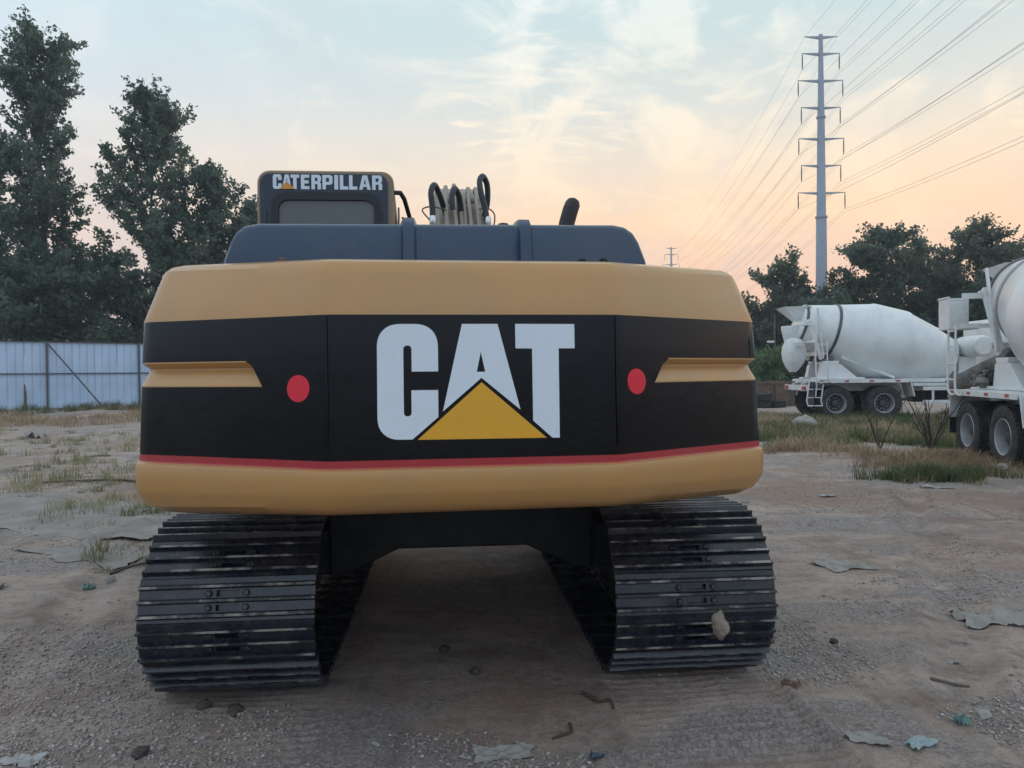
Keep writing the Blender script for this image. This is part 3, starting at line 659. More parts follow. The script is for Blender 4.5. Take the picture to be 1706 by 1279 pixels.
def slab(x0, x1, y0, y1, z0, z1):
    v = [(x, y, z) for z in (z0, z1) for y in (y0, y1) for x in (x0, x1)]
    return v, [(0, 2, 3, 1), (4, 5, 7, 6), (0, 1, 5, 4), (2, 6, 7, 3), (0, 4, 6, 2), (1, 3, 7, 5)]
shoe_me = shoe_mesh()
RT, HC = .392, 2.09 - .428            # plate radius, half distance of the wheel centres
ZC = .432
per = 4 * HC + 2 * math.pi * RT; NS = 48; pitch = per / NS
def on_track(s, off=0.):
    """point of the loop in (y, z) with outward normal; s runs forward along the bottom run"""
    s %= per; L1 = 2 * HC; A1 = math.pi * RT
    if s < L1: return (-HC + s, ZC - RT - off), (0, -1)
    s -= L1
    if s < A1: a = -math.pi / 2 + s / RT; return (HC + (RT + off) * math.cos(a), ZC + (RT + off) * math.sin(a)), (math.cos(a), math.sin(a))
    s -= A1
    if s < L1:
        sag = .018 * math.sin(3 * math.pi * s / L1) ** 2; return (HC - s, ZC + RT + off - sag), (0, 1)
    s -= L1; a = math.pi / 2 + s / RT; return (-HC + (RT + off) * math.cos(a), ZC + (RT + off) * math.sin(a)), (math.cos(a), math.sin(a))
for sg, ph in ((-1, .03), (1, .075)):
    b = MB()
    for x in (-.085, .085):           # chain links
        ring = []
        for k in range(96):
            (y, z), (ny_, nz_) = on_track(per * k / 96); ring.append((y, z, ny_, nz_))
        vs = [(x + sx * .022, y - ny_ * d, z - nz_ * d) for (y, z, ny_, nz_) in ring for sx in (-1, 1) for d in (.004, .085)]
        fs = []
        for k in range(96):
            o, q = k * 4, ((k + 1) % 96) * 4
            fs += [(o, o + 2, q + 2, q), (o + 1, q + 1, q + 3, o + 3), (o, q, q + 1, o + 1), (o + 2, o + 3, q + 3, q + 2)]
        b.add(vs, fs)
    tr = b.build('crawler_track', TRK, exc, sharp=40)
    c, s_ = math.cos(dyaw), math.sin(dyaw); lx = TCX + sg * GAUGE
    tr.location = (lx * c, lx * s_, 0); tr.rotation_euler = (0, 0, dyaw)
    for k in range(NS):
        (y, z), (ny_, nz_) = on_track((k + ph / pitch) * pitch)
        o = link('track_shoe', shoe_me, tr, (random.uniform(-.004, .004), y, z)); o.rotation_euler = (math.atan2(nz_, ny_) - math.pi / 2 + random.uniform(-.02, .02), random.uniform(-.003, .003), random.uniform(-.003, .003))
    fb = MB(); fb.prism([(-HC + .12, .30), (HC - .25, .30), (HC - .15, .40), (HC - .25, .60), (-HC + .25, .66), (-HC + .10, .52)], 'x', -.13, .13); fb.prism([(-.9, .34), (.9, .34), (.9, .62), (-.9, .62)], 'x', -sg * .13, -sg * .36)
    fb.build('track_frame', SHAD, tr, .01)
    MX = Matrix.Rotation(R(90), 4, 'Y')
    for yy, nm, n_ in ((-HC, 'sprocket', 22), (HC, 'idler_wheel', 36)):
        b = MB(); b.lathe([(.10, -.10), (.16, -.10), (.18, -.035), (.30, -.035), (.315, 0), (.30, .035), (.18, .035), (.16, .10), (.10, .10)], n_, 0, Matrix.Translation((0, yy, ZC)) @ MX); b.build(nm, SHAD, tr)
    for k in range(7):
        b = MB(); b.lathe([(.05, -.15), (.085, -.14), (.085, .14), (.05, .15)], 14, 0, Matrix.Translation((0, -1.28 + k * .42, .215)) @ MX); b.build('track_roller', SHAD, tr)
    for yy in (-.7, .8):
        b = MB(); b.lathe([(.04, -.12), (.055, -.11), (.055, .11), (.04, .12)], 12, 0, Matrix.Translation((0, yy, ZC + RT - .145)) @ MX); b.build('carrier_roller', SHAD, tr)
# clod of mud stuck on the right-hand track
def lump(name, c, r, m, label, cat, group=None, seed=0, flat=.7, lvl=2, rough=.35):
    bm = bmesh.new(); bmesh.ops.create_icosphere(bm, subdivisions=lvl, radius=1); rr = random.Random(seed); o = Vector((rr.random() * 90, rr.random() * 90, 0))
    from mathutils import noise as mn
    for v in bm.verts:
        d = 1 + rough * 1.6 * mn.noise(v.co * 1.3 + o) + rough * .8 * mn.noise(v.co * 3.1 + o)
        v.co = Vector((v.co.x * r[0], v.co.y * r[1], v.co.z * r[2] )) * d
    me = bpy.data.meshes.new(name); bm.to_mesh(me); bm.free(); me.materials.append(m)
    me.polygons.foreach_set('use_smooth', [lvl > 2] * len(me.polygons))
    ob = link(name, me, None, c); ob.rotation_euler = (0, 0, rr.random() * 6)
    return tag(ob, label, cat, group)
MUD = mat('dried_mud', (.40, .33, .27), .95, var=(40, (.28, .22, .18), .4, .6), bump=(90, 1.0, .012))
lump('mud_clod', (.905, 3.285, .47), (.040, .022, .052), MUD, 'clod of dried brown mud stuck to the right-hand track', 'mud', seed=3, lvl=3)

# ------------------------------------------------------------------ sheet-metal hoarding on the left
def corr_mesh(w, h, name, m, ribs=3, d=.03):
    prof = []; st = w / ribs
    for i in range(ribs):
        x = i * st; prof += [(x, 0), (x + st * .80, 0), (x + st * .85, d), (x + st * .95, d)]
    prof.append((w, 0)); vs = [(x, y, z) for z in (0, h) for x, y in prof]; n = len(prof)
    fs = [(i, i + 1, n + i + 1, n + i) for i in range(n - 1)]
    b = MB().add(vs, fs); return b.mesh(name, m, sharp=20)
def hoarding(p0, direction, n, pw, h, label, posts, rails, m=FENC, lift=.0, jitter=.02, brace=()):
    d = Vector((direction[0], direction[1])).normalized(); rz = math.atan2(d.y, d.x); z0 = float(gz(p0[0], p0[1]))
    root = empty('metal_fence', (p0[0], p0[1], z0), rz, label, 'fence'); me = corr_mesh(pw, h, 'fence_panel', m); rr = random.Random(5)
    for i in range(n):
        x = p0[0] + d.x * pw * i; y = p0[1] + d.y * pw * i
        o = link('panel', me, root, (i * pw, rr.uniform(-.006, .006), float(gz(x, y)) * .5 - z0 * .5 + lift + rr.uniform(-jitter, jitter)))
        o.rotation_euler = (0, rr.uniform(-.004, .004), 0)
    for z in rails:
        b = MB().box((n * pw / 2, -.045, z + lift), (n * pw, .05, .05)); b.build('rail', STEEL, root)
    for x in posts:
        b = MB().box((x, -.10, h / 2 + lift - .05), (.07, .07, h + .1)); b.build('post', STEEL, root)
    for x0, z0_, x1, z1 in brace:
        b = MB().bar((x0, -.14, z0_), (x1, -1.15, z1), .055); b.build('brace', STEEL, root)
    return root
st = FA - FD * 9.0
hoarding(st, FD, 44, .9, 2.85, 'blue-grey corrugated sheet-metal fence with diagonal brace, left of the excavator', [3.2, 7.0, 10.7, 14.4, 18.1, 21.8, 25.5, 29.2, 32.9, 36.6], [1.50, 2.86], lift=.08, brace=((10.75, 2.85, 12.55, .15), (25.6, 2.85, 27.3, .15)))
b = MB(); b.tube([(0, 0, 0), (.01, .02, .7), (.0, .0, 1.15)], [.06, .055, .03], 7)
p = FA + FD * .85 + FN * .22
tag(b.build('fence_stake', RUST, None, loc=(p[0], p[1], float(gz(*p)) - .05)), 'short rusty stake leaning on the metal fence, left edge', 'stake')
hoarding((9, 52), (1, .18), 20, .9, 1.85, 'low grey sheet fence far behind the white mixer', [0, 4.5, 9, 13.5, 18], [1.0, 1.8], lift=.05)

# ------------------------------------------------------------------ trees
def leaf_cloud(P, size, tilt=1.0, asp=.8):
    """one quad per point, random orientation"""
    n = len(P); a = rng.random(n) * 6.283; ph = np.arccos(np.clip(1 - tilt * rng.random(n) * 1.2, -1, 1)); ro = rng.random(n) * 6.283
    nx_ = np.stack([np.sin(ph) * np.cos(a), np.sin(ph) * np.sin(a), np.cos(ph)], 1)
    t = np.cross(nx_, np.array([.3, .5, .81])); t /= np.linalg.norm(t, axis=1)[:, None] + 1e-9; b_ = np.cross(nx_, t)
    u = t * np.cos(ro)[:, None] + b_ * np.sin(ro)[:, None]; w = -t * np.sin(ro)[:, None] + b_ * np.cos(ro)[:, None]
    s = (size * (.4 + 1.1 * rng.random(n) ** 1.3))[:, None]
    V = np.stack([P - u * s, P + w * s * asp * .7 - u * s * .1, P + u * s * .95, P - w * s * asp * .7 - u * s * .1], 1).reshape(-1, 3)
    return V, np.arange(4 * n).reshape(-1, 4)
def tree(name, x, y, h, label, group, leafm, kind='poplar', nl=40000, lsize=.10, width=2.6, seed=1, base=.12, lean=(0, 0), cat='tree', top_shoots=()):
    rr = np.random.default_rng(seed); z0 = float(gz(x, y)) - .1
    root = empty(name, (x, y, z0), 0, label, cat, group); br = MB(); pts = []; wts = []
    def limb(p0, d, ln, r0, n=6, curl=.25, up_=.3):
        path = [np.array(p0, float)]; d = np.array(d, float); d /= np.linalg.norm(d)
        for i in range(n):
            d = d + rr.normal(0, curl / n ** .5, 3) * .6 + np.array([0, 0, up_ / n]); d /= np.linalg.norm(d); path.append(path[-1] + d * ln / n)
        br.tube(path, list(np.linspace(r0, max(r0 * .25, .008), n + 1)), 6 if r0 > .04 else 4, 0, False); return path
    trunk = [np.array([lean[0] * t, lean[1] * t, 0]) + np.array([rr.normal(0, .07), rr.normal(0, .07), h * .92 * t]) * (1 if t > 0 else 0) for t in np.linspace(0, 1, 10)]
    br.tube(trunk, list(np.linspace(h * .013, .015, 10)), 8, 0, False)
    def tp(t):
        i = min(int(t * 9), 8); f_ = t * 9 - i; return trunk[i] * (1 - f_) + trunk[i + 1] * f_
    nb = int(15 + h * 1.35) if kind == 'poplar' else int(18 + h * 1.7)
    for k in range(nb):
        t = base + (1 - base) * ((k + rr.random()) / nb); p0 = tp(min(t, .98)); a = rr.random() * 6.283
        if kind == 'poplar':
            prof = (math.sin(min(1, t * 1.02) * math.pi * .93) ** .7) * (1.15 - .45 * t); ln = width * prof * rr.uniform(.7, 1.45) + .6; el = R(rr.uniform(30, 68))
        else:
            prof = max(.25, math.sin(min(1, (t - base * .6) / (1 - base * .6)) * math.pi * .9) ** .55); ln = width * prof * rr.uniform(.6, 1.25) + .3; el = R(rr.uniform(8, 48))
        path = limb(p0, (math.cos(a) * math.cos(el), math.sin(a) * math.cos(el), math.sin(el)), ln, h * .0042 * (1.3 - t), up_=.45 if kind == 'poplar' else .15)
        for j in range(2, len(path)):
            pts.append(path[j]); wts.append(.8)
            for q in range(3):
                dd = rr.normal(0, 1, 3); dd[2] = abs(dd[2]) * (.9 if kind == 'poplar' else .35) + .1
                sp = limb(path[j], dd, rr.uniform(.35, .95) * (1.0 if kind == 'poplar' else 1.15) * (h / 12) ** .5, .014, 3)
                for s_ in sp[1:]: pts.append(s_); wts.append(1.)
    for (dx_, dz_, ln) in top_shoots:
        path = limb(tp(.86) + np.array([dx_ * .3, 0, dz_]), (dx_, 0, 1.6), ln, .03, 7, .2, .2)
        for s_ in path[1:]: pts.append(s_); wts.append(1.3)
    pts = np.array(pts); wts = np.array(wts); wts /= wts.sum()
    idx = rr.choice(len(pts), nl, p=wts); sg = .115 if kind == 'poplar' else .15
    P = pts[idx] + rr.normal(0, 1, (nl, 3)) * sg * np.array([1, 1, .8])
    V, F = leaf_cloud(P, lsize)
    link('crown', np_mesh('crown', V, F, leafm), root)
    br.build('trunk', BARK, root, sharp=60); return root
def at(px, Yw): return (px - 853) / 1250 * Yw, Yw
GL = 'trees behind the metal fence'; GR_ = 'trees behind the mixer trucks'
x, y = at(80, 38.5); tree('poplar_tree', x, y, 19.6, 'tallest poplar, two-pronged top, at the far left behind the fence', GL, LEAFP, 'poplar', 36000, .105, 3.0, 3, .13, (-.2, 0), top_shoots=((-.35, 0, 3.0), (.18, .2, 2.6), (.5, -1.2, 2.2), (1.2, -6.5, 3.0)))
x, y = at(-40, 38); tree('poplar_tree', x, y, 16.6, 'poplar cut off by the left edge of the picture', GL, LEAFP, 'poplar', 22000, .11, 2.8, 4, .14)
x, y = at(262, 39); tree('poplar_tree', x, y, 16.4, 'broad poplar with one long thin top shoot, left of the cab', GL, LEAFP, 'poplar', 34000, .10, 3.1, 12, .13, (-.1, 0), top_shoots=((-.30, 1.4, 2.2), (-1.9, -4.4, 3.6), (-1.3, -1.6, 2.4), (-.6, .3, 1.4)))
x, y = at(350, 41); tree('poplar_tree', x, y, 12.6, 'lower poplar whose right side meets the cab', GL, LEAFP, 'poplar', 22000, .10, 2.8, 21, .14, top_shoots=((.4, .0, 1.2), (-.3, 0, 1.0), (.8, -1, 1.5)))
x, y = at(428, 43); tree('poplar_tree', x, y, 11.4, 'slim poplar half hidden behind the cab', GL, LEAFP, 'poplar', 14000, .11, 1.4, 25, .14)
for i, (px, Yw, h, w, lb) in enumerate(((10, 36.5, 7.0, 2.6, 'dark leafy shrub above the fence at the left edge'), (148, 38, 7.4, 2.8, 'dense shrub above the fence between the two big poplars'), (238, 39.5, 5.4, 2.0, 'low shrub hanging over the fence beside the counterweight'), (322, 41, 8.6, 2.6, 'shrub filling the gap under the lower poplar'), (75, 41, 8.5, 3.0, 'shrub behind the trunk of the tallest poplar'))):
    x, y = at(px, Yw); tree('shrub', x, y, h, lb, 'shrubs behind the metal fence', LEAFS, 'round', 15000, .115, w, 40 + i, .30, cat='shrub')
for i, (px, Yw, h, w, nl, lb) in enumerate(((1312, 46, 8.3, 1.7, 17000, 'slim dark tree left of the tall pylon pole'), (1355, 44, 5.6, 2.2, 18000, 'low tree crown around the foot of the tall pylon'), (1275, 48, 5.2, 1.8, 14000, 'small dark tree just right of the counterweight'),
        (1472, 45, 9.8, 2.7, 34000, 'broad rounded tree standing behind the far mixer drum'), (1425, 47, 7.2, 2.2, 20000, 'tree between the pylon pole and the broad rounded tree'), (1552, 47, 8.4, 2.1, 22000, 'tree behind the front end of the far mixer drum'),
        (1632, 44, 10.0, 2.2, 26000, 'tall feathery tree above the near mixer chute platform'), (1592, 50, 7.0, 2.6, 16000, 'lower tree left of the tall feathery tree'), (1720, 46, 9.2, 2.2, 20000, 'tree at the right edge behind the near mixer drum'))):
    x, y = at(px, Yw); tree('locust_tree', x, y, h, lb, GR_, LEAFR, 'round', nl, .105, w, 60 + i, .10)
for i, (px, lb) in enumerate(((1395, 'undergrowth shrub behind the rear of the far mixer drum'), (1500, 'undergrowth shrub behind the middle of the far mixer drum'), (1580, 'undergrowth shrub behind the front of the far mixer drum'), (1262, 'undergrowth shrub at the right end of the counterweight'), (1660, 'undergrowth shrub behind the near mixer platform'))):
    x, y = at(px, 46 + i % 2); tree('shrub', x, y, 5.6, lb, 'undergrowth behind the mixer trucks', LEAFR, 'round', 12000, .115, 2.6, 120 + i, .05, cat='shrub')
x, y = at(1276, 40); tree('bush', x, y, 2.4, 'light green bush behind the rusty skip', None, LEAFB, 'round', 5000, .09, .9, 90, .05, cat='bush')

# ------------------------------------------------------------------ pylons and cables
LEV = [(45.7, 2.2, 2.25, 0), (43.5, 2.5, 2.5, 1), (39.95, 3.05, 2.95, 1), (36.4, 2.65, 2.6, 1), (32.3, 3.0, 3.05, 1), (28.75, 2.65, 2.65, 1), (25.15, 3.1, 3.2, 1)]
def pylon(x, y, label):
    root = empty('steel_pylon', (x, y, -.2), 0, label, 'pylon', 'tubular power pylons')
    b = MB(); zs = [0, 13.3, 13.6, 21.9, 22.0, 36, 36.1, 46.1]; rs = [.90, .72, .72, .66, .60, .45, .42, .26]
    b.tube([(0, 0, z) for z in zs], rs, 16, 0); b.build('mast', GALV, root, sharp=60)
    for z in (22.0, 35.2, 13.4):
        b = MB(); b.lathe([(.55, -.12), (.78 if z < 30 else .6, -.12), (.78 if z < 30 else .6, .12), (.55, .12)], 16, 0, Matrix.Translation((0, 0, z))); b.build('flange', GALV, root)
    for z, l, r, hang in LEV:
        for sg, ln in ((-1, l), (1, r)):
            b = MB(); vs = []
            for xx, hh, zz in ((.2, .34, z - .02), (ln, .07, z + .12)):
                for sy in (-1, 1):
                    for sh in (-1, 1): vs.append((sg * xx, sy * (hh * .5), zz + sh * hh / 2))
            b.add(vs, [(0, 1, 3, 2), (4, 6, 7, 5), (0, 4, 5, 1), (2, 3, 7, 6), (1, 5, 7, 3), (0, 2, 6, 4)])
            a = b.build('cross_arm', GALV, root)
            if hang:
                b = MB(); pth = [(sg * (ln - .05), 0, z + .1 - k * .1) for k in range(22)]
                b.tube(pth, [.10 if k % 2 and 3 < k < 19 else .055 for k in range(22)], 7); b.build('insulator', STEEL, a)
    return root
P1 = np.array([41.3, 100.]); P2 = np.array([57.6, 270.]); P0 = P1 - (P2 - P1)
pylon(*P1, 'tall grey tubular pylon with seven pairs of cross arms'); pylon(*P2, 'tiny distant pylon on the horizon just right of the excavator hood')
ORD = ['top', 'second', 'third', 'fourth', 'fifth', 'sixth', 'lowest']
for li, (z, l, r, hang) in enumerate(LEV):
    for sg, ln, side in ((-1, l, 'left'), (1, r, 'right')):
        for q in range(2 if hang and sg > 0 else 1):
            zh = z - (2.05 if hang else -.1) - .35 * q; pth = []
            for A, B, n, sag in ((P0, P1, 34, 4.2), (P1, P2, 26, 4.6)):
                for k in range(n + (A is P1)):
                    t = k / n; p = A + (B - A) * t; pth.append((p[0] + sg * (ln - .05) + .12 * q, p[1], zh - .2 - 4 * sag * t * (1 - t)))
            b = MB().tube(pth, .017 if hang else .015, 5); lb = 'wire from the %s cross arm of the tall pylon, %s side' % (ORD[li], side)
            if hang and sg > 0: lb = ('upper ' if q == 0 else 'lower ') + lb
            tag(b.build('power_cable', CABL, None, sharp=80), lb, 'cable', 'overhead power cables')
b = MB(); b.tube([(0, 0, 0), (0, 0, 4.6)], [.06, .04], 8); lp = empty('lamp_post', (*at(1291, 41), 0), 0, 'thin yard lamp post with white lamp, left of the far mixer', 'lamp post'); b.build('pole', STEEL, lp)
b = MB(); b.bar((0, 0, 3.05), (-.2, 0, 3.12), .03); b.build('arm', STEEL, lp); b = MB(); b.box((-.22, 0, 3.12), (.36, .2, .12)); b.build('lamp_head', LAMPW, lp, .03)

# ------------------------------------------------------------------ concrete mixer trucks (local +Y is forward, +X the side seen)
RINGL = mat('pale_ring_steel', (.36, .37, .38), .4, metal=.3, dust=((.2, .18, .16), .5, 5))
REDL = mat('side_marker_red', (.45, .05, .04), .4)
def wheel_meshes():
    MX = Matrix.Rotation(R(90), 4, 'Y'); b = MB()
    prof = [(.285, -.12), (.30, -.135), (.42, -.15), (.485, -.138), (.512, -.11), (.520, -.085), (.502, -.08), (.502, -.06), (.521, -.055), (.521, -.01), (.503, -.005), (.503, .005), (.521, .01), (.521, .055), (.502, .06), (.502, .08), (.520, .085), (.512, .11), (.485, .138), (.42, .15), (.30, .135), (.285, .12)]
    b.lathe(prof, 40, 0, MX, close=True)
    for k in range(40):               # shoulder lugs
        a = 2 * math.pi * k / 40
        for sx in (-1, 1):
            b.box((sx * .118, math.cos(a) * .512, math.sin(a) * .512), (.045, .042, .026), 0, Matrix.Rotation(a - math.pi / 2, 3, 'X'))
    tyre = b.mesh('tyre', TYRE, sharp=40); b = MB()
    b.lathe([(.29, .125), (.298, .135), (.292, .145), (.275, .135), (.262, .06), (.250, -.03), (.215, -.055), (.21, -.05), (.12, -.05)], 40, 0, MX, mats=[0, 0, 0, 0, 0, 1, 1, 1], caps=False)
    b.lathe([(.12, -.052), (.115, .03), (.09, .07), (.05, .08)], 20, 1, MX)
    for k in range(10):
        a = 2 * math.pi * k / 10; b.lathe([(.018, -.06), (.018, -.015), (.012, -.01)], 6, 0, Matrix.Translation((0, math.cos(a) * .168, math.sin(a) * .168)) @ MX)
    rim = b.mesh('rim', [RIM, RIMD], sharp=40); return tyre, rim
TYM, RIMM = wheel_meshes()
def wheel(root, x, y, side, z=.52):
    w = link('wheel', TYM, root, (x, y, z), (0, 0, 0 if side > 0 else math.pi)); link('rim', RIMM, w); return w
def half_pipe(path, r, m, name, parent, wall=.012, n=12, up_=Vector((0, 0, 1)), span=math.pi):
    """open trough along a path"""
    path = [Vector(p) for p in path]; rs = r if isinstance(r, list) else [r] * len(path); vs = []; k = n + 1
    for i, p in enumerate(path):
        t = (path[min(i + 1, len(path) - 1)] - path[max(i - 1, 0)]).normalized(); s = t.cross(up_).normalized(); u = s.cross(t)
        for rad in (rs[i], rs[i] - wall):
            for j in range(k):
                a = math.pi * 1.5 - span / 2 + span * j / n; vs.append(p + s * math.cos(a) * rad + u * math.sin(a) * rad)
    fs = []; st = 2 * k
    for i in range(len(path) - 1):
        o = i * st
        for j in range(n):
            fs += [(o + j, o + j + 1, o + st + j + 1, o + st + j), (o + k + j, o + st + k + j, o + st + k + j + 1, o + k + j + 1)]
        fs += [(o, o + st, o + st + k, o + k), (o + n, o + k + n, o + st + k + n, o + st + n)]
    for o in (0, (len(path) - 1) * st): fs += [(o + j, o + j + 1, o + k + j + 1, o + k + j) for j in range(n)]
    return MB().add(vs, fs).build(name, m, parent, sharp=50)
TILT = R(14.5)
def mixer(loc, rz, label, near, ds=.15, rs=.4, dz=0.):
    root = empty('concrete_mixer_truck', (*loc, 0), rz, label, 'mixer truck', 'concrete mixer trucks'); z0 = float(gz(*loc)) + dz; root.location.z = z0
    for sx in (-1, 1):
        b = MB(); b.box((sx * .42, 2.45, 1.0), (.09, 7.9, .26)); b.build('chassis_rail', MWHT, root, .008)
    for yy in (-.70, .70):
        b = MB().tube([(-.9, yy, .52), (.9, yy, .52)], .10, 12); b.build('axle', RIMD, root)
        for sx in (-1, 1): wheel(root, sx * 1.03, yy, sx); wheel(root, sx * .71, yy, -sx)
    for sx in (-1, 1): wheel(root, sx * 1.03, 5.35, sx)
    b = MB().tube([(-.95, 5.35, .52), (.95, 5.35, .52)], .09, 10); b.build('axle', RIMD, root)
    for sx in (-1, 1):                # mudguard over both axles
        b = MB(); pl = [(-1.34, .72), (-1.30, 1.17), (-1.26, 1.235), (1.40, 1.235), (1.45, 1.17), (1.56, .72), (1.53, .72), (1.42, 1.15), (1.37, 1.205), (-1.23, 1.205), (-1.27, 1.15), (-1.31, .72)]
        b.prism(pl, 'x', sx * .58, sx * 1.24); b.box((sx * 1.245, .06, 1.185), (.014, 2.66, .10)); fd = b.build('mudguard', MWHT, root, .006)
        for yy in (-1.15, -.42, .30, 1.05):
            b = MB().box((sx * 1.256, yy, 1.19), (.012, .12, .045)); b.build('side_marker', REDL, fd)
        b = MB(); b.box((sx * .93, -1.36, .80), (.58, .02, .75)); b.build('mud_flap', RUB, root)
        b = MB()
        for z in (.55, .95): b.box((sx * 1.18, 2.95, z), (.04, 2.3, .11))
        for yy in (2.1, 3.1, 3.9): b.box((sx * 1.15, yy, .78), (.05, .06, .55))
        b.box((sx * .8, 3.0, 1.06), (.8, 2.9, .07)); b.build('side_guard', MWHT, root, .008)
    b = MB(); b.box((0, 1.1, 1.19), (1.1, 5.0, .12)); b.build('subframe', MWHT, root, .01)
    b = MB(); b.box((-.95, 2.9, .72), (.5, 1.1, .5)); b.build('fuel_tank', RIMD, root, .05)
    # drum
    A = Vector((0, -1.62 + ds, 2.98)); ax = Vector((0, math.cos(TILT), -math.sin(TILT)))
    MD = Matrix.Translation(A) @ ax.to_track_quat('Z', 'X').to_matrix().to_4x4()
    b = MB(); b.lathe([(.54, -.02), (.60, 0), (.62, .04), (.86, 1.02), (.88, 1.06), (1.135, 2.02), (1.165, 2.10), (1.165, 3.05), (1.13, 3.14), (.90, 4.02), (.87, 4.08), (.66, 4.66), (.60, 4.72), (.30, 4.80)], 64, 0, MD)
    dr = b.build('drum', DRUM, root, sharp=50)
    b = MB(); b.lathe([(.855, .96), (.885, .96), (.892, .968), (.892, 1.032), (.885, 1.04), (.87, 1.04)], 56, 0, MD); b.build('roller_ring', DRING if not near else RINGL, dr)
    b = MB(); b.lathe([(.625, .05), (.665, .06), (.665, .12), (.645, .13)], 48, 0, MD); b.build('mouth_ring', DRING, dr)
    for s_ in (2.06, 3.09, 4.05):
        rr_ = {2.06: 1.152, 3.09: 1.150, 4.05: .889}[s_]; b = MB(); b.lathe([(rr_, s_ - .02), (rr_ + .008, s_ - .01), (rr_ + .008, s_ + .01), (rr_, s_ + .02)], 64, 0, MD); b.build('weld_seam', DRUM, dr)
    rc = A + ax * 1.0
    for sx in (-1, 1):
        px_, pz_ = sx * .58, rc.z - math.sqrt(1.06 ** 2 - .58 ** 2) - .02
        b = MB(); b.lathe([(.05, -.09), (.12, -.09), (.135, -.07), (.135, .07), (.12, .09), (.05, .09)], 20, 0, Matrix.Translation((px_, rc.y - .2, pz_)) @ Matrix.Rotation(R(-90) - TILT, 4, 'X')); b.build('support_roller', DRING, root)
        b = MB(); b.prism([(rc.y - .40, pz_ - .12), (rc.y + .02, pz_ - .12), (rc.y + .06, pz_ - .02), (rc.y - .44, pz_ - .02)], 'x', px_ - .14, px_ + .14)
        b.prism([(rc.y - .55, 1.26), (rc.y + .62, 1.26), (rc.y + .10, pz_ - .12), (rc.y - .45, pz_ - .12)], 'x', sx * .46, sx * .72); b.box((px_, rc.y + .05, 1.27), (.36, 1.5, .06)); b.build('drum_pedestal', MWHT, root, .012)
        b = MB(); b.bar((sx * .62, rc.y + .15, 1.92), (sx * .78, 1.15, 1.28), .07, .09); b.build('diagonal_brace', MWHT, root, .008)
        # tall rear posts that carry hopper and platform
        b = MB(); b.bar((sx * .62, rc.y - .45, 1.85), (sx * .66, -1.78 + rs, 3.08), .10, .12); b.bar((sx * .70, rc.y - .42, 1.9), (sx * .74, -1.50 + rs, 3.42), .05, .05); b.build('rear_post', MWHT, root, .01)
    b = MB(); b.box((0, -1.80, 2.98), (1.50, .10, .12)); b.build('rear_crossbar', MWHT, root, .01); b = MB().box((0, -1.55, 2.02), (1.3, .1, .12)); b.build('rear_crossbar', MWHT, root, .01)
    # hopper: funnel with open top
    b = MB(); T_ = [(-.46, -2.42, 3.50), (.46, -2.42, 3.50), (.40, -1.56, 3.52), (-.40, -1.56, 3.52)]; B_2 = [(-.22, -1.98, 3.08), (.22, -1.98, 3.08), (.24, -1.58, 3.04), (-.24, -1.58, 3.04)]
    T2 = [Vector(p) * .985 + Vector((0, -.03, .052)) for p in T_]; vs = T_ + B_2 + [tuple(p) for p in T2] + [(p[0] * .93, p[1], p[2] + .01) for p in B_2]
    fs = []
    for i in range(4):
        j = (i + 1) % 4; fs += [(i, j, 4 + j, 4 + i), (8 + i, 12 + i, 12 + j, 8 + j), (i, 8 + i, 8 + j, j), (4 + i, 4 + j, 12 + j, 12 + i)]
    b.add(vs, fs); b.build('hopper', MWHT, root)
    # discharge collector and swing chute
    b = MB(); b.lathe([(.34, 2.92), (.36, 2.85), (.26, 2.42), (.25, 2.36)], 24, 0, Matrix.Translation((0, -2.02, 0))); b.build('collector', MWHT if not near else CONC, root, sharp=50)
    if not near:
        half_pipe([(.25, -2.05, 2.42), (.33, -2.08, 2.25), (.40, -2.11, 2.05), (.45, -2.14, 1.80), (.49, -2.17, 1.62), (.52, -2.18, 1.46)], [.26, .35, .37, .32, .22, .09], MWHT, 'chute', root, up_=Vector((-.97, .25, 0)), span=math.pi * 1.02)
    else:
        half_pipe([(.25, -1.65, 1.85), (.5, -1.95, 1.68), (.8, -2.32, 1.45), (.95, -2.5, 1.34)], [.25, .24, .22, .21], CONC, 'chute', root, span=math.pi * 1.15)
        b = MB()
        rr = random.Random(9)
        for k in range(46):
            s_ = rr.uniform(.03, .12); b.box((.62 + rr.uniform(-.22, .25), -1.30 + rr.uniform(-.35, .40), 1.30 + rr.uniform(0, .30) * (1 - k / 60)), (s_ * 1.8, s_, s_ * .7), rr.choice((0, 0, 1)), Matrix.Rotation(rr.random() * 3, 3, 'Z') @ Matrix.Rotation(rr.random() * 2, 3, 'X'))
        tag_o = b.build('hardened_spill', [CONC, STEEL], root)
        b = MB()
        for q in range(4): b.tube(arc([(.5 + .1 * q, -1.5, 1.42), (.6 + .05 * q, -1.35 + .08 * q, 1.66 - .03 * q), (.72, -1.2 + .1 * q, 1.42), (.66, -.95, 1.32)], 6), .014, 6)
        b.build('hydraulic_hose', HOSE, root)
    # platform with guard and ladder on the seen side
    b = MB(); b.box((1.02, -1.98, 2.36), (.52, .50, .035)); b.build('platform', MWHT, root, .005)
    gp = MB(); hgt = .55 if near else .5
    if near: gp.box((1.02, -2.235, 2.36 + hgt / 2), (.52, .012, hgt)); gp.box((1.275, -1.98, 2.36 + hgt / 2), (.012, .50, hgt))
    gp.tube([(.76, -2.24, 2.38 + hgt), (1.28, -2.24, 2.38 + hgt), (1.28, -1.72, 2.38 + hgt), (1.28, -1.72, 2.36)], .022, 8)
    gp.build('guard_panel', MWHT, root)
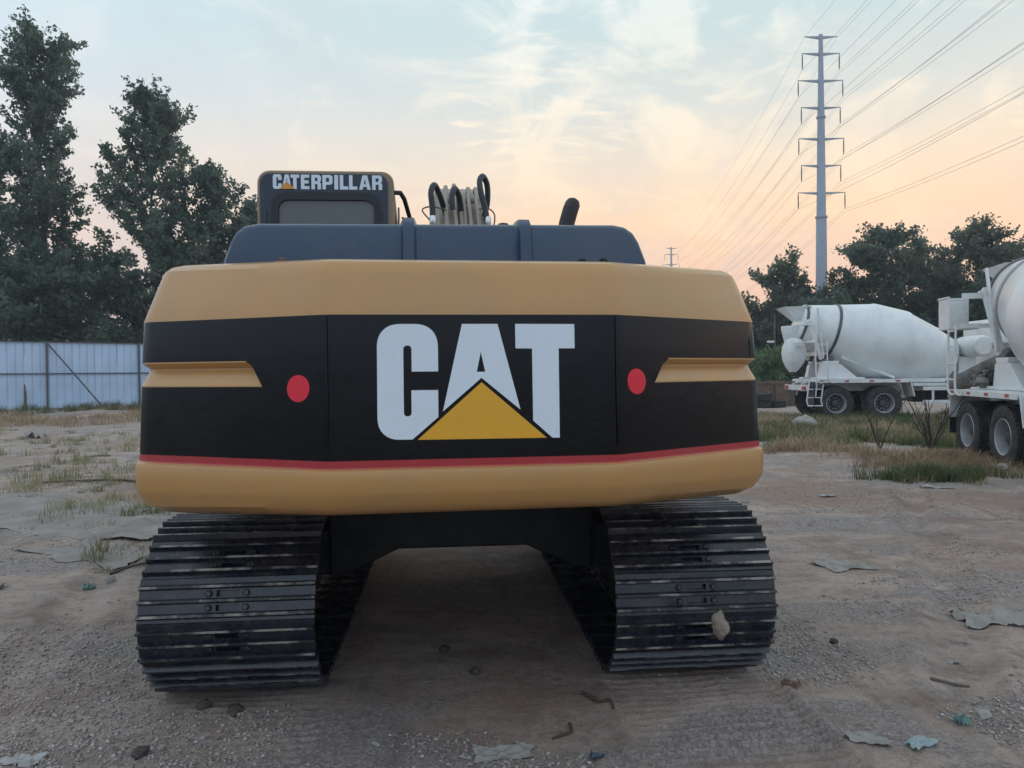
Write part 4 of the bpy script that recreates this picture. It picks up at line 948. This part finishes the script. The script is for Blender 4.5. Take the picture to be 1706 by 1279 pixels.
    b = MB().box((.80, -1.74, 2.95), (.5, .05, .10)); b.build('platform_bracket', MWHT, root); b = MB().box((.85, -1.74, 2.40), (.5, .05, .08)); b.build('platform_bracket', MWHT, root)
    ld = MB()
    for yy in (-1.74, -1.40): ld.tube(arc([(1.28, yy, 2.40), (1.29, yy, 1.8), (1.30, yy + .02, 1.30), (1.29, yy + .10, 1.16), (1.25, yy + .20, 1.15), (1.24, yy + .25, 1.24)], 5), .021, 8)
    lo = ld.build('ladder', MWHT, root)
    for z in (1.42, 1.72, 2.02, 2.30):
        b = MB().box((1.285, -1.57, z), (.03, .34, .025)); b.build('rung', MWHT, lo)
    if not near:
        ld = MB()                         # short step ladder under the tail
        for yy in (-1.98, -1.56): ld.tube([(1.15, yy + .1, 1.2), (1.2, yy, .60), (1.18, yy + .05, .45)], .022, 8)
        ld.tube([(1.18, -1.93, .45), (1.18, -1.51, .45)], .022, 8); lo = ld.build('step_ladder', MWHT, root)
        for z in (.70, .95): b = MB().box((1.19, -1.75, z), (.03, .42, .025)); b.build('rung', MWHT, lo)
    b = MB(); b.box((0, -1.52, .98), (2.3, .06, .16)); b.build('rear_bumper', MWHT, root, .01)
    for sx in (-1, 1): b = MB().box((sx * .9, -1.57, .98), (.3, .04, .1)); b.build('tail_lamp', REDL, root)
    b = MB(); b.lathe([(.05, -.62), (.26, -.60), (.32, -.50), (.32, .50), (.26, .60), (.05, .62)], 28, 0, Matrix.Translation((.55 if not near else 0, 3.55, 2.20)) @ Matrix.Rotation(R(90), 4, 'Y')); b.build('water_tank', MWHT, root, sharp=50)
    b = MB(); b.box((0, 3.45, 1.5), (.9, .5, .8)); b.build('front_pedestal', MWHT, root, .02)
    b = MB(); b.prism([(4.15, 1.05), (6.25, 1.05), (6.28, 1.9), (6.0, 3.0), (4.25, 3.05), (4.15, 2.9)], 'x', -1.2, 1.2); cb = b.build('cab', MWHT, root, .05, 3)
    for sx in (-1, 1):
        b = MB(); b.prism([(4.75, 1.95), (5.95, 1.95), (5.85, 2.75), (4.80, 2.75)], 'x', sx * 1.195, sx * 1.206); b.build('side_window', CGLS, cb)
        b = MB(); b.box((sx * 1.42, 6.0, 2.35), (.18, .06, .45)); b.bar((sx * 1.2, 6.0, 2.5), (sx * 1.4, 6.0, 2.5), .03); b.build('mirror', RUB, cb)
    b = MB(); b.prism([(-1.08, 2.02), (1.08, 2.02), (1.0, 2.85), (-1.0, 2.85)], 'z', 0, .012); o = b.build('windscreen', CGLS, cb); 
    o.rotation_euler = (R(90) - .25, 0, 0); o.location = (0, 6.76, .09)
    for o in root.children:
        if o.name.split('.')[0] in ('rear_crossbar', 'hopper', 'collector', 'chute', 'platform', 'guard_panel', 'platform_bracket', 'ladder', 'step_ladder'): o.location.y += rs
    return root
mixer((10.50, 23.6), R(-90) - .07, 'white concrete mixer truck parked side-on beyond the dry grass, chute hanging at its tail', False, dz=-.06)
mixer((9.10, 12.42), R(169), 'near white concrete mixer truck cut off by the right edge of the picture', True, .40, .50, -.10)

# ------------------------------------------------------------------ clutter beyond
x, y = at(1306, 33); z = float(gz(x, y))
sk = empty('rusty_skip', (x, y, z), .12, 'rusty brown open skip behind the tail of the far mixer', 'skip')
b = MB(); b.prism([(-1.3, 0), (1.0, 0), (1.55, .95), (1.5, .95), (.95, .06), (-1.25, .06), (-1.55, 1.05), (-1.6, 1.05)], 'y', -.8, .8); b.prism([(-1.3, 0), (1.0, 0), (1.55, .95), (-1.6, 1.05)], 'y', -.84, -.8); b.build('bin', RUST, sk)
for xx in (-.8, -.1, .6): b = MB().box((xx, -.87, .5), (.09, .06, .95)); b.build('stiffener', RUST, sk)
b = MB().bar((-1.62, -.85, 1.05), (1.58, -.85, .97), .09); b.build('top_rail', RUST, sk)
b = MB(); b.box((.3, -.2, 1.02), (1.9, .5, .05), 0, Matrix.Rotation(.06, 3, 'Y')); ob = b.build('loose_plank', RUST, None, loc=(x, y, z + .02)); tag(ob, 'long rusty plank lying across the skip', 'plank')
MT = Matrix.Rotation(R(-90), 4, 'Y')
for i, (px, Yw, zz, rx, lb) in enumerate(((1262, 31, .15, .0, 'bottom tyre of the old stack beside the counterweight'), (1265, 31, .45, .1, 'upper tyre of the old stack beside the counterweight'), (1288, 31.5, .15, .0, 'single old tyre lying between the stack and the skip'))):
    x, y = at(px, Yw); o = link('discarded_tyre_ring', TYM, None, (x, y, float(gz(x, y)) + zz), (0, R(90) + rx * .1, 0)); tag(o, lb, 'tyre', 'old tyres lying by the skip')
PALE = mat('pale_rock', (.36, .34, .31), .95, var=(5, (.26, .245, .22), .4, .65), bump=(14, .6, .03))
DARKR = mat('dark_lump', (.055, .05, .048), .95, var=(30, (.09, .08, .07), .4, .6), bump=(50, .6, .01))
x, y = at(1341, 19.5); lump('boulder', (x, y, float(gz(x, y)) + .10), (.34, .28, .22), PALE, 'pale rounded boulder in the grass before the far mixer', 'rock', seed=5, lvl=3, rough=.25)
for i, (X_, Y_, r, lb) in enumerate(((7.40, 11.35, .09, 'larger pale stone in front of the near mixer wheels'), (7.05, 11.5, .06, 'smaller pale stone in front of the near mixer wheels'))):
    lump('stone', (X_, Y_, float(gz(X_, Y_)) + r * .4), (r * 1.4, r, r * .7), PALE, lb, 'stone', seed=20 + i)
for i, (X_, Y_, r, m_, lb) in enumerate(((-1.33, 3.54, .034, DARKR, 'rounded dark stone below the left track'), (-1.49, 3.58, .030, DARKR, 'angular dark clod just left of the rounded dark stone'), (-.40, 4.28, .028, DARKR, 'dark clod in the shadow between the tracks, farther one'),
        (-.21, 3.96, .026, DARKR, 'dark clod in the shadow between the tracks, nearer one'), (2.13, 3.40, .034, PALE, 'lone fist-sized stone near the bottom right corner'), (-1.58, 3.13, .030, DARKR, 'black clod by the scraped patch, lower left foreground'), (1.86, 4.35, .022, DARKR, 'small dark clod right of the right-hand track'))):
    lump('clod', (X_, Y_, float(gz(X_, Y_)) + r * .45), (r * 1.2, r, r * .75), m_, lb, 'stone', seed=33 + i, lvl=3, rough=.3)
# scraps: thin crumpled sheets with torn outlines
def scrap(name, X_, Y_, w, d, m, label, cat, rz=0, crumple=.02, seed=0, n=20, rag=.42, lift=.006, follow=True, th=.002):
    r = np.random.default_rng(seed); vs = []; idx = {}; fs = []; ox, oy = r.random(2) * 50; c, s = math.cos(rz), math.sin(rz); z0 = float(gz(X_, Y_))
    for i in range(n + 1):
        for j in range(n + 1):
            u, v = i / n * 2 - 1, j / n * 2 - 1; a = math.atan2(v, u); e = 1 + rag * float(fbm(np.array(math.cos(a) * 1.6 + ox), np.array(math.sin(a) * 1.6 + oy), 4)) * 1.6
            x, y = u * w / 2 * e, v * d / 2 * e; X2, Y2 = X_ + x * c - y * s, Y_ + x * s + y * c
            h = max(0, float(fbm(np.array(u * 2.2 + ox), np.array(v * 2.2 + oy), 3)) + .22) * crumple * 2 + lift
            vs.append((X2 - X_, Y2 - Y_, h + float(gz(X2, Y2)) - z0))
    k = n + 1; nv = len(vs); fs = [(i * k + j, (i + 1) * k + j, (i + 1) * k + j + 1, i * k + j + 1) for i in range(n) for j in range(n)]
    vs2 = vs + [(x, y, z - th) for x, y, z in vs]; f2 = fs + [tuple(q + nv for q in f)[::-1] for f in fs]
    edge = [i * k for i in range(k)] + [n * k + j for j in range(1, k)] + [i * k + n for i in range(n - 1, -1, -1)] + [j for j in range(n - 1, 0, -1)]
    for a, b_ in zip(edge, edge[1:] + edge[:1]): f2.append((a, b_, b_ + nv, a + nv))
    b = MB().add(vs2, f2); o = b.build(name, m, None, sharp=28, loc=(X_, Y_, z0)); return tag(o, label, cat)
PAPR = mat('dirty_paper', (.40, .39, .38), .85, dust=((.24, .215, .19), .75, 9)); PLAS = mat('grey_plastic_sheet', (.29, .275, .255), .7, dust=((.21, .185, .165), .9, 6), bump=(30, .3, .01))
BLUP = mat('pale_blue_plastic', (.28, .37, .39), .5, dust=((.3, .27, .25), .6, 16)); TEAL = mat('teal_plastic', (.13, .26, .24), .5, dust=((.25, .23, .2), .4, 20)); DBLU = mat('dark_blue_plastic', (.06, .09, .13), .4)
WOOD = mat('weathered_board', (.19, .165, .145), .85, var=(8, (.13, .115, .10), .4, .6), bump=(30, .4, .01)); TARP = mat('weathered_tarpaulin', (.30, .27, .25), .85, var=(2.2, (.19, .168, .155), .4, .62), bump=(9, .5, .02), dust=((.34, .30, .26), .5, 2))
for a in ((-2.02, 3.07, .20, .10, PAPR, 'white crumpled paper sheet in the bottom left corner', 'paper', .1, .012, 1), (2.64, 6.05, .40, .42, PLAS, 'torn pale plastic sheet flattened into the dirt, right of the tracks', 'plastic sheet', .3, .02, 2),
          (3.02, 4.72, .46, .40, PLAS, 'crumpled grey plastic sheet near the right edge', 'plastic sheet', -.2, .03, 3), (1.70, 3.13, .17, .10, BLUP, 'torn light blue plastic scrap, bottom right', 'plastic scrap', .5, .012, 4),
          (1.99, 3.33, .07, .045, TEAL, 'teal plastic scrap above the light blue one', 'plastic scrap', .2, .025, 5), (-.06, 3.08, .30, .12, PLAS, 'pale dirty cloth half buried at the bottom middle', 'cloth', .15, .015, 6),
          (.33, 3.05, .075, .05, DBLU, 'dark blue plastic piece at the bottom middle edge', 'plastic scrap', .8, .02, 7), (-.60, 3.19, .06, .028, PAPR, 'curved white paper scrap, left of the bottom middle', 'paper', -.8, .01, 8),
          (-3.22, 5.66, .10, .08, TEAL, 'teal scrap left of the left track', 'plastic scrap', .2, .03, 9), (-3.14, 5.82, .09, .05, PAPR, 'small white scrap beside the teal scrap on the left', 'paper', .6, .03, 10),
          (-12.7, 20.0, .60, .40, PAPR, 'white plastic bag caught in the dead grass on the left', 'plastic bag', .2, .14, 11), (5.65, 9.98, .50, .22, PAPR, 'white flat scrap in front of the green weeds on the right', 'paper', .1, .02, 12),
          (3.96, 9.40, .24, .12, PAPR, 'pale scrap beyond the dark stain, right of the counterweight', 'paper', 0, .015, 13), (2.81, 9.03, .08, .06, PAPR, 'tiny bright scrap just right of the counterweight corner', 'paper', .4, .02, 14),
          (2.42, 4.10, .09, .05, PAPR, 'leaf-shaped pale scrap between the two grey plastic sheets', 'paper', -.4, .012, 15), (2.60, 4.36, .16, .03, PAPR, 'thin white strip by the gravel patch on the right', 'paper', -.4, .012, 16),
          (1.50, 3.17, .24, .12, PLAS, 'whitish flattened clump left of the light blue scrap', 'plastic scrap', -.1, .012, 17), (-3.9, 5.6, .20, .10, PLAS, 'greyish torn scrap at the left edge', 'plastic scrap', .4, .03, 18),
          (-8.0, 14.6, .55, .16, PAPR, 'pale strip on the path before the fence', 'paper', .1, .03, 19), (2.15, 6.55, .16, .10, PAPR, 'small white scrap left of the torn pale sheet', 'paper', .1, .015, 20)):
    scrap('litter_scrap', a[0], a[1], a[2] * .75, a[3] * .75, a[4], a[5], a[6], a[7], a[8], a[9])
scrap('tarpaulin', -5.15, 8.35, 3.3, 1.5, TARP, 'big grey tarpaulin spread on the ground at the left', 'tarpaulin', -.62, .03, 31, 40, .55, .003)
scrap('tarpaulin', -3.75, 6.75, 1.15, .62, TARP, 'smaller blue-grey sheet between the big tarpaulin and the left track', 'tarpaulin', -.55, .018, 32, 30, .5, .003)
def strand(name, pts, r, m, label, cat):
    P = [(x, y, float(gz(x, y)) + r * .7 + h) for x, y, h in pts]; q = arc(P, 5); b = MB().tube(q, [r * (1 - .4 * i / len(q)) for i in range(len(q))], 7); return tag(b.build(name, m, None, sharp=70), label, cat)
strand('twig', [(.33, 3.68, 0), (.37, 3.62, .004), (.40, 3.57, 0), (.45, 3.54, .006), (.46, 3.48, 0)], .010, STALK, 'crooked dark twig right of the bottom middle', 'twig')
strand('bent_strip', [(.245, 3.36, .004), (.25, 3.31, 0), (.235, 3.28, 0), (.20, 3.26, 0), (.16, 3.225, 0)], .008, STALK, 'bent black strip at the bottom middle', 'strip')
strand('old_cable', [(-3.30, 6.10, 0), (-3.10, 6.22, .01), (-2.9, 6.30, .01), (-2.72, 6.4, 0)], .012, STALK, 'black cable end lying left of the left track', 'cable')
strand('old_cable', [(-6.9, 11.0, 0), (-5.9, 11.05, .01), (-5.2, 11.0, 0), (-4.5, 11.05, 0)], .02, STALK, 'long black cable lying across the path on the left', 'cable')
strand('stick', [(2.14, 3.84, 0), (2.22, 3.79, .004), (2.30, 3.77, 0)], .010, WOOD, 'short grey stick on the dirt at the right', 'stick')
strand('stick', [(8.6, 17.6, .03), (9.2, 17.5, .06), (9.8, 17.45, .03)], .04, WOOD, 'pale stick in the dry grass before the far mixer', 'stick')
b = MB(); b.box((0, 0, .012), (.085, .045, .014)); b.box((.03, 0, .024), (.016, .045, .018)); b.lathe([(.012, .01), (.014, .012), (.014, .03), (.010, .032)], 10, 0, Matrix.Translation((-.02, .0, 0)))
tag(b.build('rusty_clip', RUST, None, .003, loc=(1.37, 3.70, float(gz(1.37, 3.7))), rot=(0, 0, -.8)), 'rusty metal clip lying just off the right-hand track', 'metal clip')

# ------------------------------------------------------------------ weeds and grass
def blades(C, h, w, spread, n):
    """n blades per clump centre: bent tapering strips of two quads"""
    k = len(C) * n; ci = np.repeat(np.arange(len(C)), n); a = rng.random(k) * 6.283; r = spread[ci] * rng.random(k) ** .6
    bx, by = C[ci, 0] + np.cos(a) * r, C[ci, 1] + np.sin(a) * r; hh = h[ci] * (.45 + .75 * rng.random(k)); bz = gz(bx, by) - .01
    la = rng.random(k) * 6.283; le = hh * (.15 + .6 * rng.random(k)); wx, wy = -np.sin(la) * w, np.cos(la) * w
    V = []
    for t, ww in ((0, 1.), (.5, .8), (1, .15)):
        cx = bx + np.cos(la) * le * t * t; cy = by + np.sin(la) * le * t * t; cz = bz + hh * (t - .25 * t * t)
        V += [np.stack([cx - wx * ww, cy - wy * ww, cz], 1), np.stack([cx + wx * ww, cy + wy * ww, cz], 1)]
    V = np.stack(V, 1).reshape(-1, 3); o = (np.arange(k) * 6)[:, None]
    F = np.concatenate([o + np.array([0, 1, 3, 2]), o + np.array([2, 3, 5, 4])]); return V, F
def grass(name, C, h, w, spread, n, m, label):
    C = np.array(C, float); h = np.broadcast_to(h, len(C)).astype(float); spread = np.broadcast_to(spread, len(C)).astype(float)
    V, F = blades(C, h, w, spread, n); tag(link(name, np_mesh(name, V, F, m)), label, 'grass', kind='stuff')
def scatter(n, x0, x1, y0, y1, thr, f=.8, seed=0):
    x = x0 + (x1 - x0) * rng.random(n); y = y0 + (y1 - y0) * rng.random(n); k = fbm(x * f + seed, y * f, 4) > thr; return np.stack([x[k], y[k]], 1)
t_ = rng.random(2600) * 40; u_ = .3 + 10.5 * rng.random(2600) ** 1.15; C = FA + FD * (t_ - 9)[:, None] + FN * u_[:, None]; k = fbm(C[:, 0] * .6, C[:, 1] * .6, 3) > -.22 + u_ * .03
C = C[k]; hh_ = .16 + .22 * rng.random(len(C))
grass('dry_grass', C, hh_, .007, .32, 26, GRASSD, 'dead brown grass strip along the foot of the metal fence')
t_ = rng.random(420) * 40; C = FA + FD * (t_ - 9)[:, None] + FN * (.1 + 2.2 * rng.random(420))[:, None]
grass('green_weeds', C, .22 + .3 * rng.random(420), .008, .22, 26, GRASSG, 'green weeds growing at the foot of the metal fence')
C = np.concatenate([np.array([c]) + rng.normal(0, 1, (n, 2)) * np.array(s) for c, s, n in (((-7.4, 13.0), (.75, .8), 24), ((-6.4, 10.5), (.9, .55), 40), ((-4.75, 8.7), (.35, .6), 22), ((-9.8, 17.0), (1.2, 1.2), 22), ((-3.9, 9.2), (.5, .5), 10), ((-8.6, 12.0), (1.2, .7), 20), ((-5.6, 12.5), (.8, 1.2), 14), ((-3.6, 6.9), (.3, .35), 7), ((-9.5, 14.5), (1.8, 1.2), 40), ((-12.0, 19.0), (2.2, 1.5), 50), ((-6.2, 16.0), (1.0, 1.6), 22))])
grass('green_weeds', C, .05 + .26 * rng.random(len(C)) ** 1.6, .0042, .06 + .2 * rng.random(len(C)), 34, GRASSM, 'loose tufts of green weeds on the path at the left')
C = scatter(3400, 4.6, 14, 14.0, 25, -.02, .55, 3); C = C[(C[:, 0] - .36 * C[:, 1] > -.9)]
C = C[~((np.abs(C[:, 0] - 9.2) < 1.3) & (C[:, 1] < 14.6))]
grass('dry_grass', C, .14 + .20 * rng.random(len(C)), .007, .26, 24, GRASSD, 'dry yellow grass between the two mixers and the dirt track')
C = scatter(1700, 4.8, 15, 14.5, 24, .10, .7, 23); C = C[(C[:, 0] - .36 * C[:, 1] > -.7)]
grass('green_weeds', C, .16 + .22 * rng.random(len(C)), .008, .24, 26, GRASSG, 'green grass patches before the far mixer')
C = np.array([6.15, 11.0]) + rng.normal(0, 1, (70, 2)) * np.array([.42, .16])
grass('green_weeds', C, .16 + .14 * rng.random(70), .006, .16, 44, GRASSG, 'thick low green weeds before the near mixer wheels')
C = np.array([7.2, 12.4]) + rng.normal(0, 1, (170, 2)) * np.array([.75, .7])
grass('dry_grass', C, .10 + .16 * rng.random(170), .005, .24, 40, GRASSD, 'dead straw around the near mixer wheels')
C = scatter(420, 3.2, 9.0, 15.0, 19.5, -.06, .8, 41); C = C[np.abs(C[:, 0] - .37 * C[:, 1] + .2) < 1.6]
grass('green_weeds', C, .14 + .2 * rng.random(len(C)), .007, .2, 28, GRASSM, 'mixed grass along the right edge of the dirt track')
# dry leafless bushes by the near mixer
for i, (X_, Y_, n, h, lb) in enumerate(((7.75, 13.9, 13, 1.25, 'leafless dry bush left of the near mixer wheels'), (7.15, 14.6, 6, 1.05, 'thin dry stalks farther left of the near mixer wheels'))):
    rr = random.Random(50 + i); z = float(gz(X_, Y_)); root = empty('dry_bush', (X_, Y_, z - .02), 0, lb, 'bush')
    for k in range(n):
        a = rr.random() * 6.28; l = h * rr.uniform(.6, 1.1); o = rr.uniform(.15, .55) * l; p = [(math.cos(a) * o * t * (1 + .3 * t) + rr.uniform(-.02, .02), math.sin(a) * o * t + rr.uniform(-.02, .02), l * t) for t in (0, .25, .5, .75, 1)]
        b = MB().tube(p, [.013, .012, .010, .008, .004], 5)
        for q in range(3):
            t0 = p[rr.randint(1, 3)]; b.tube([t0, (t0[0] + rr.uniform(-.12, .12), t0[1] + rr.uniform(-.12, .12), t0[2] + rr.uniform(.1, .3))], [.006, .003], 4)
        b.build('stem', STALK, root)

# ------------------------------------------------------------------ evening haze
hz = MB().box((0, 0, 24.2), (1700, 1700, 51.2)); hm = bpy.data.materials.new('haze'); hm.use_nodes = True; ht = hm.node_tree; ht.nodes.clear()
hv = ht.nodes.new('ShaderNodeVolumePrincipled'); hv.inputs['Color'].default_value = (.80, .90, 1.0, 1); hv.inputs['Density'].default_value = .0013; hv.inputs['Anisotropy'].default_value = .2
ho = ht.nodes.new('ShaderNodeOutputMaterial'); ht.links.new(hv.outputs[0], ho.inputs['Volume'])
tag(hz.build('haze', hm), 'thin evening haze filling the air over the yard', 'haze', kind='stuff')
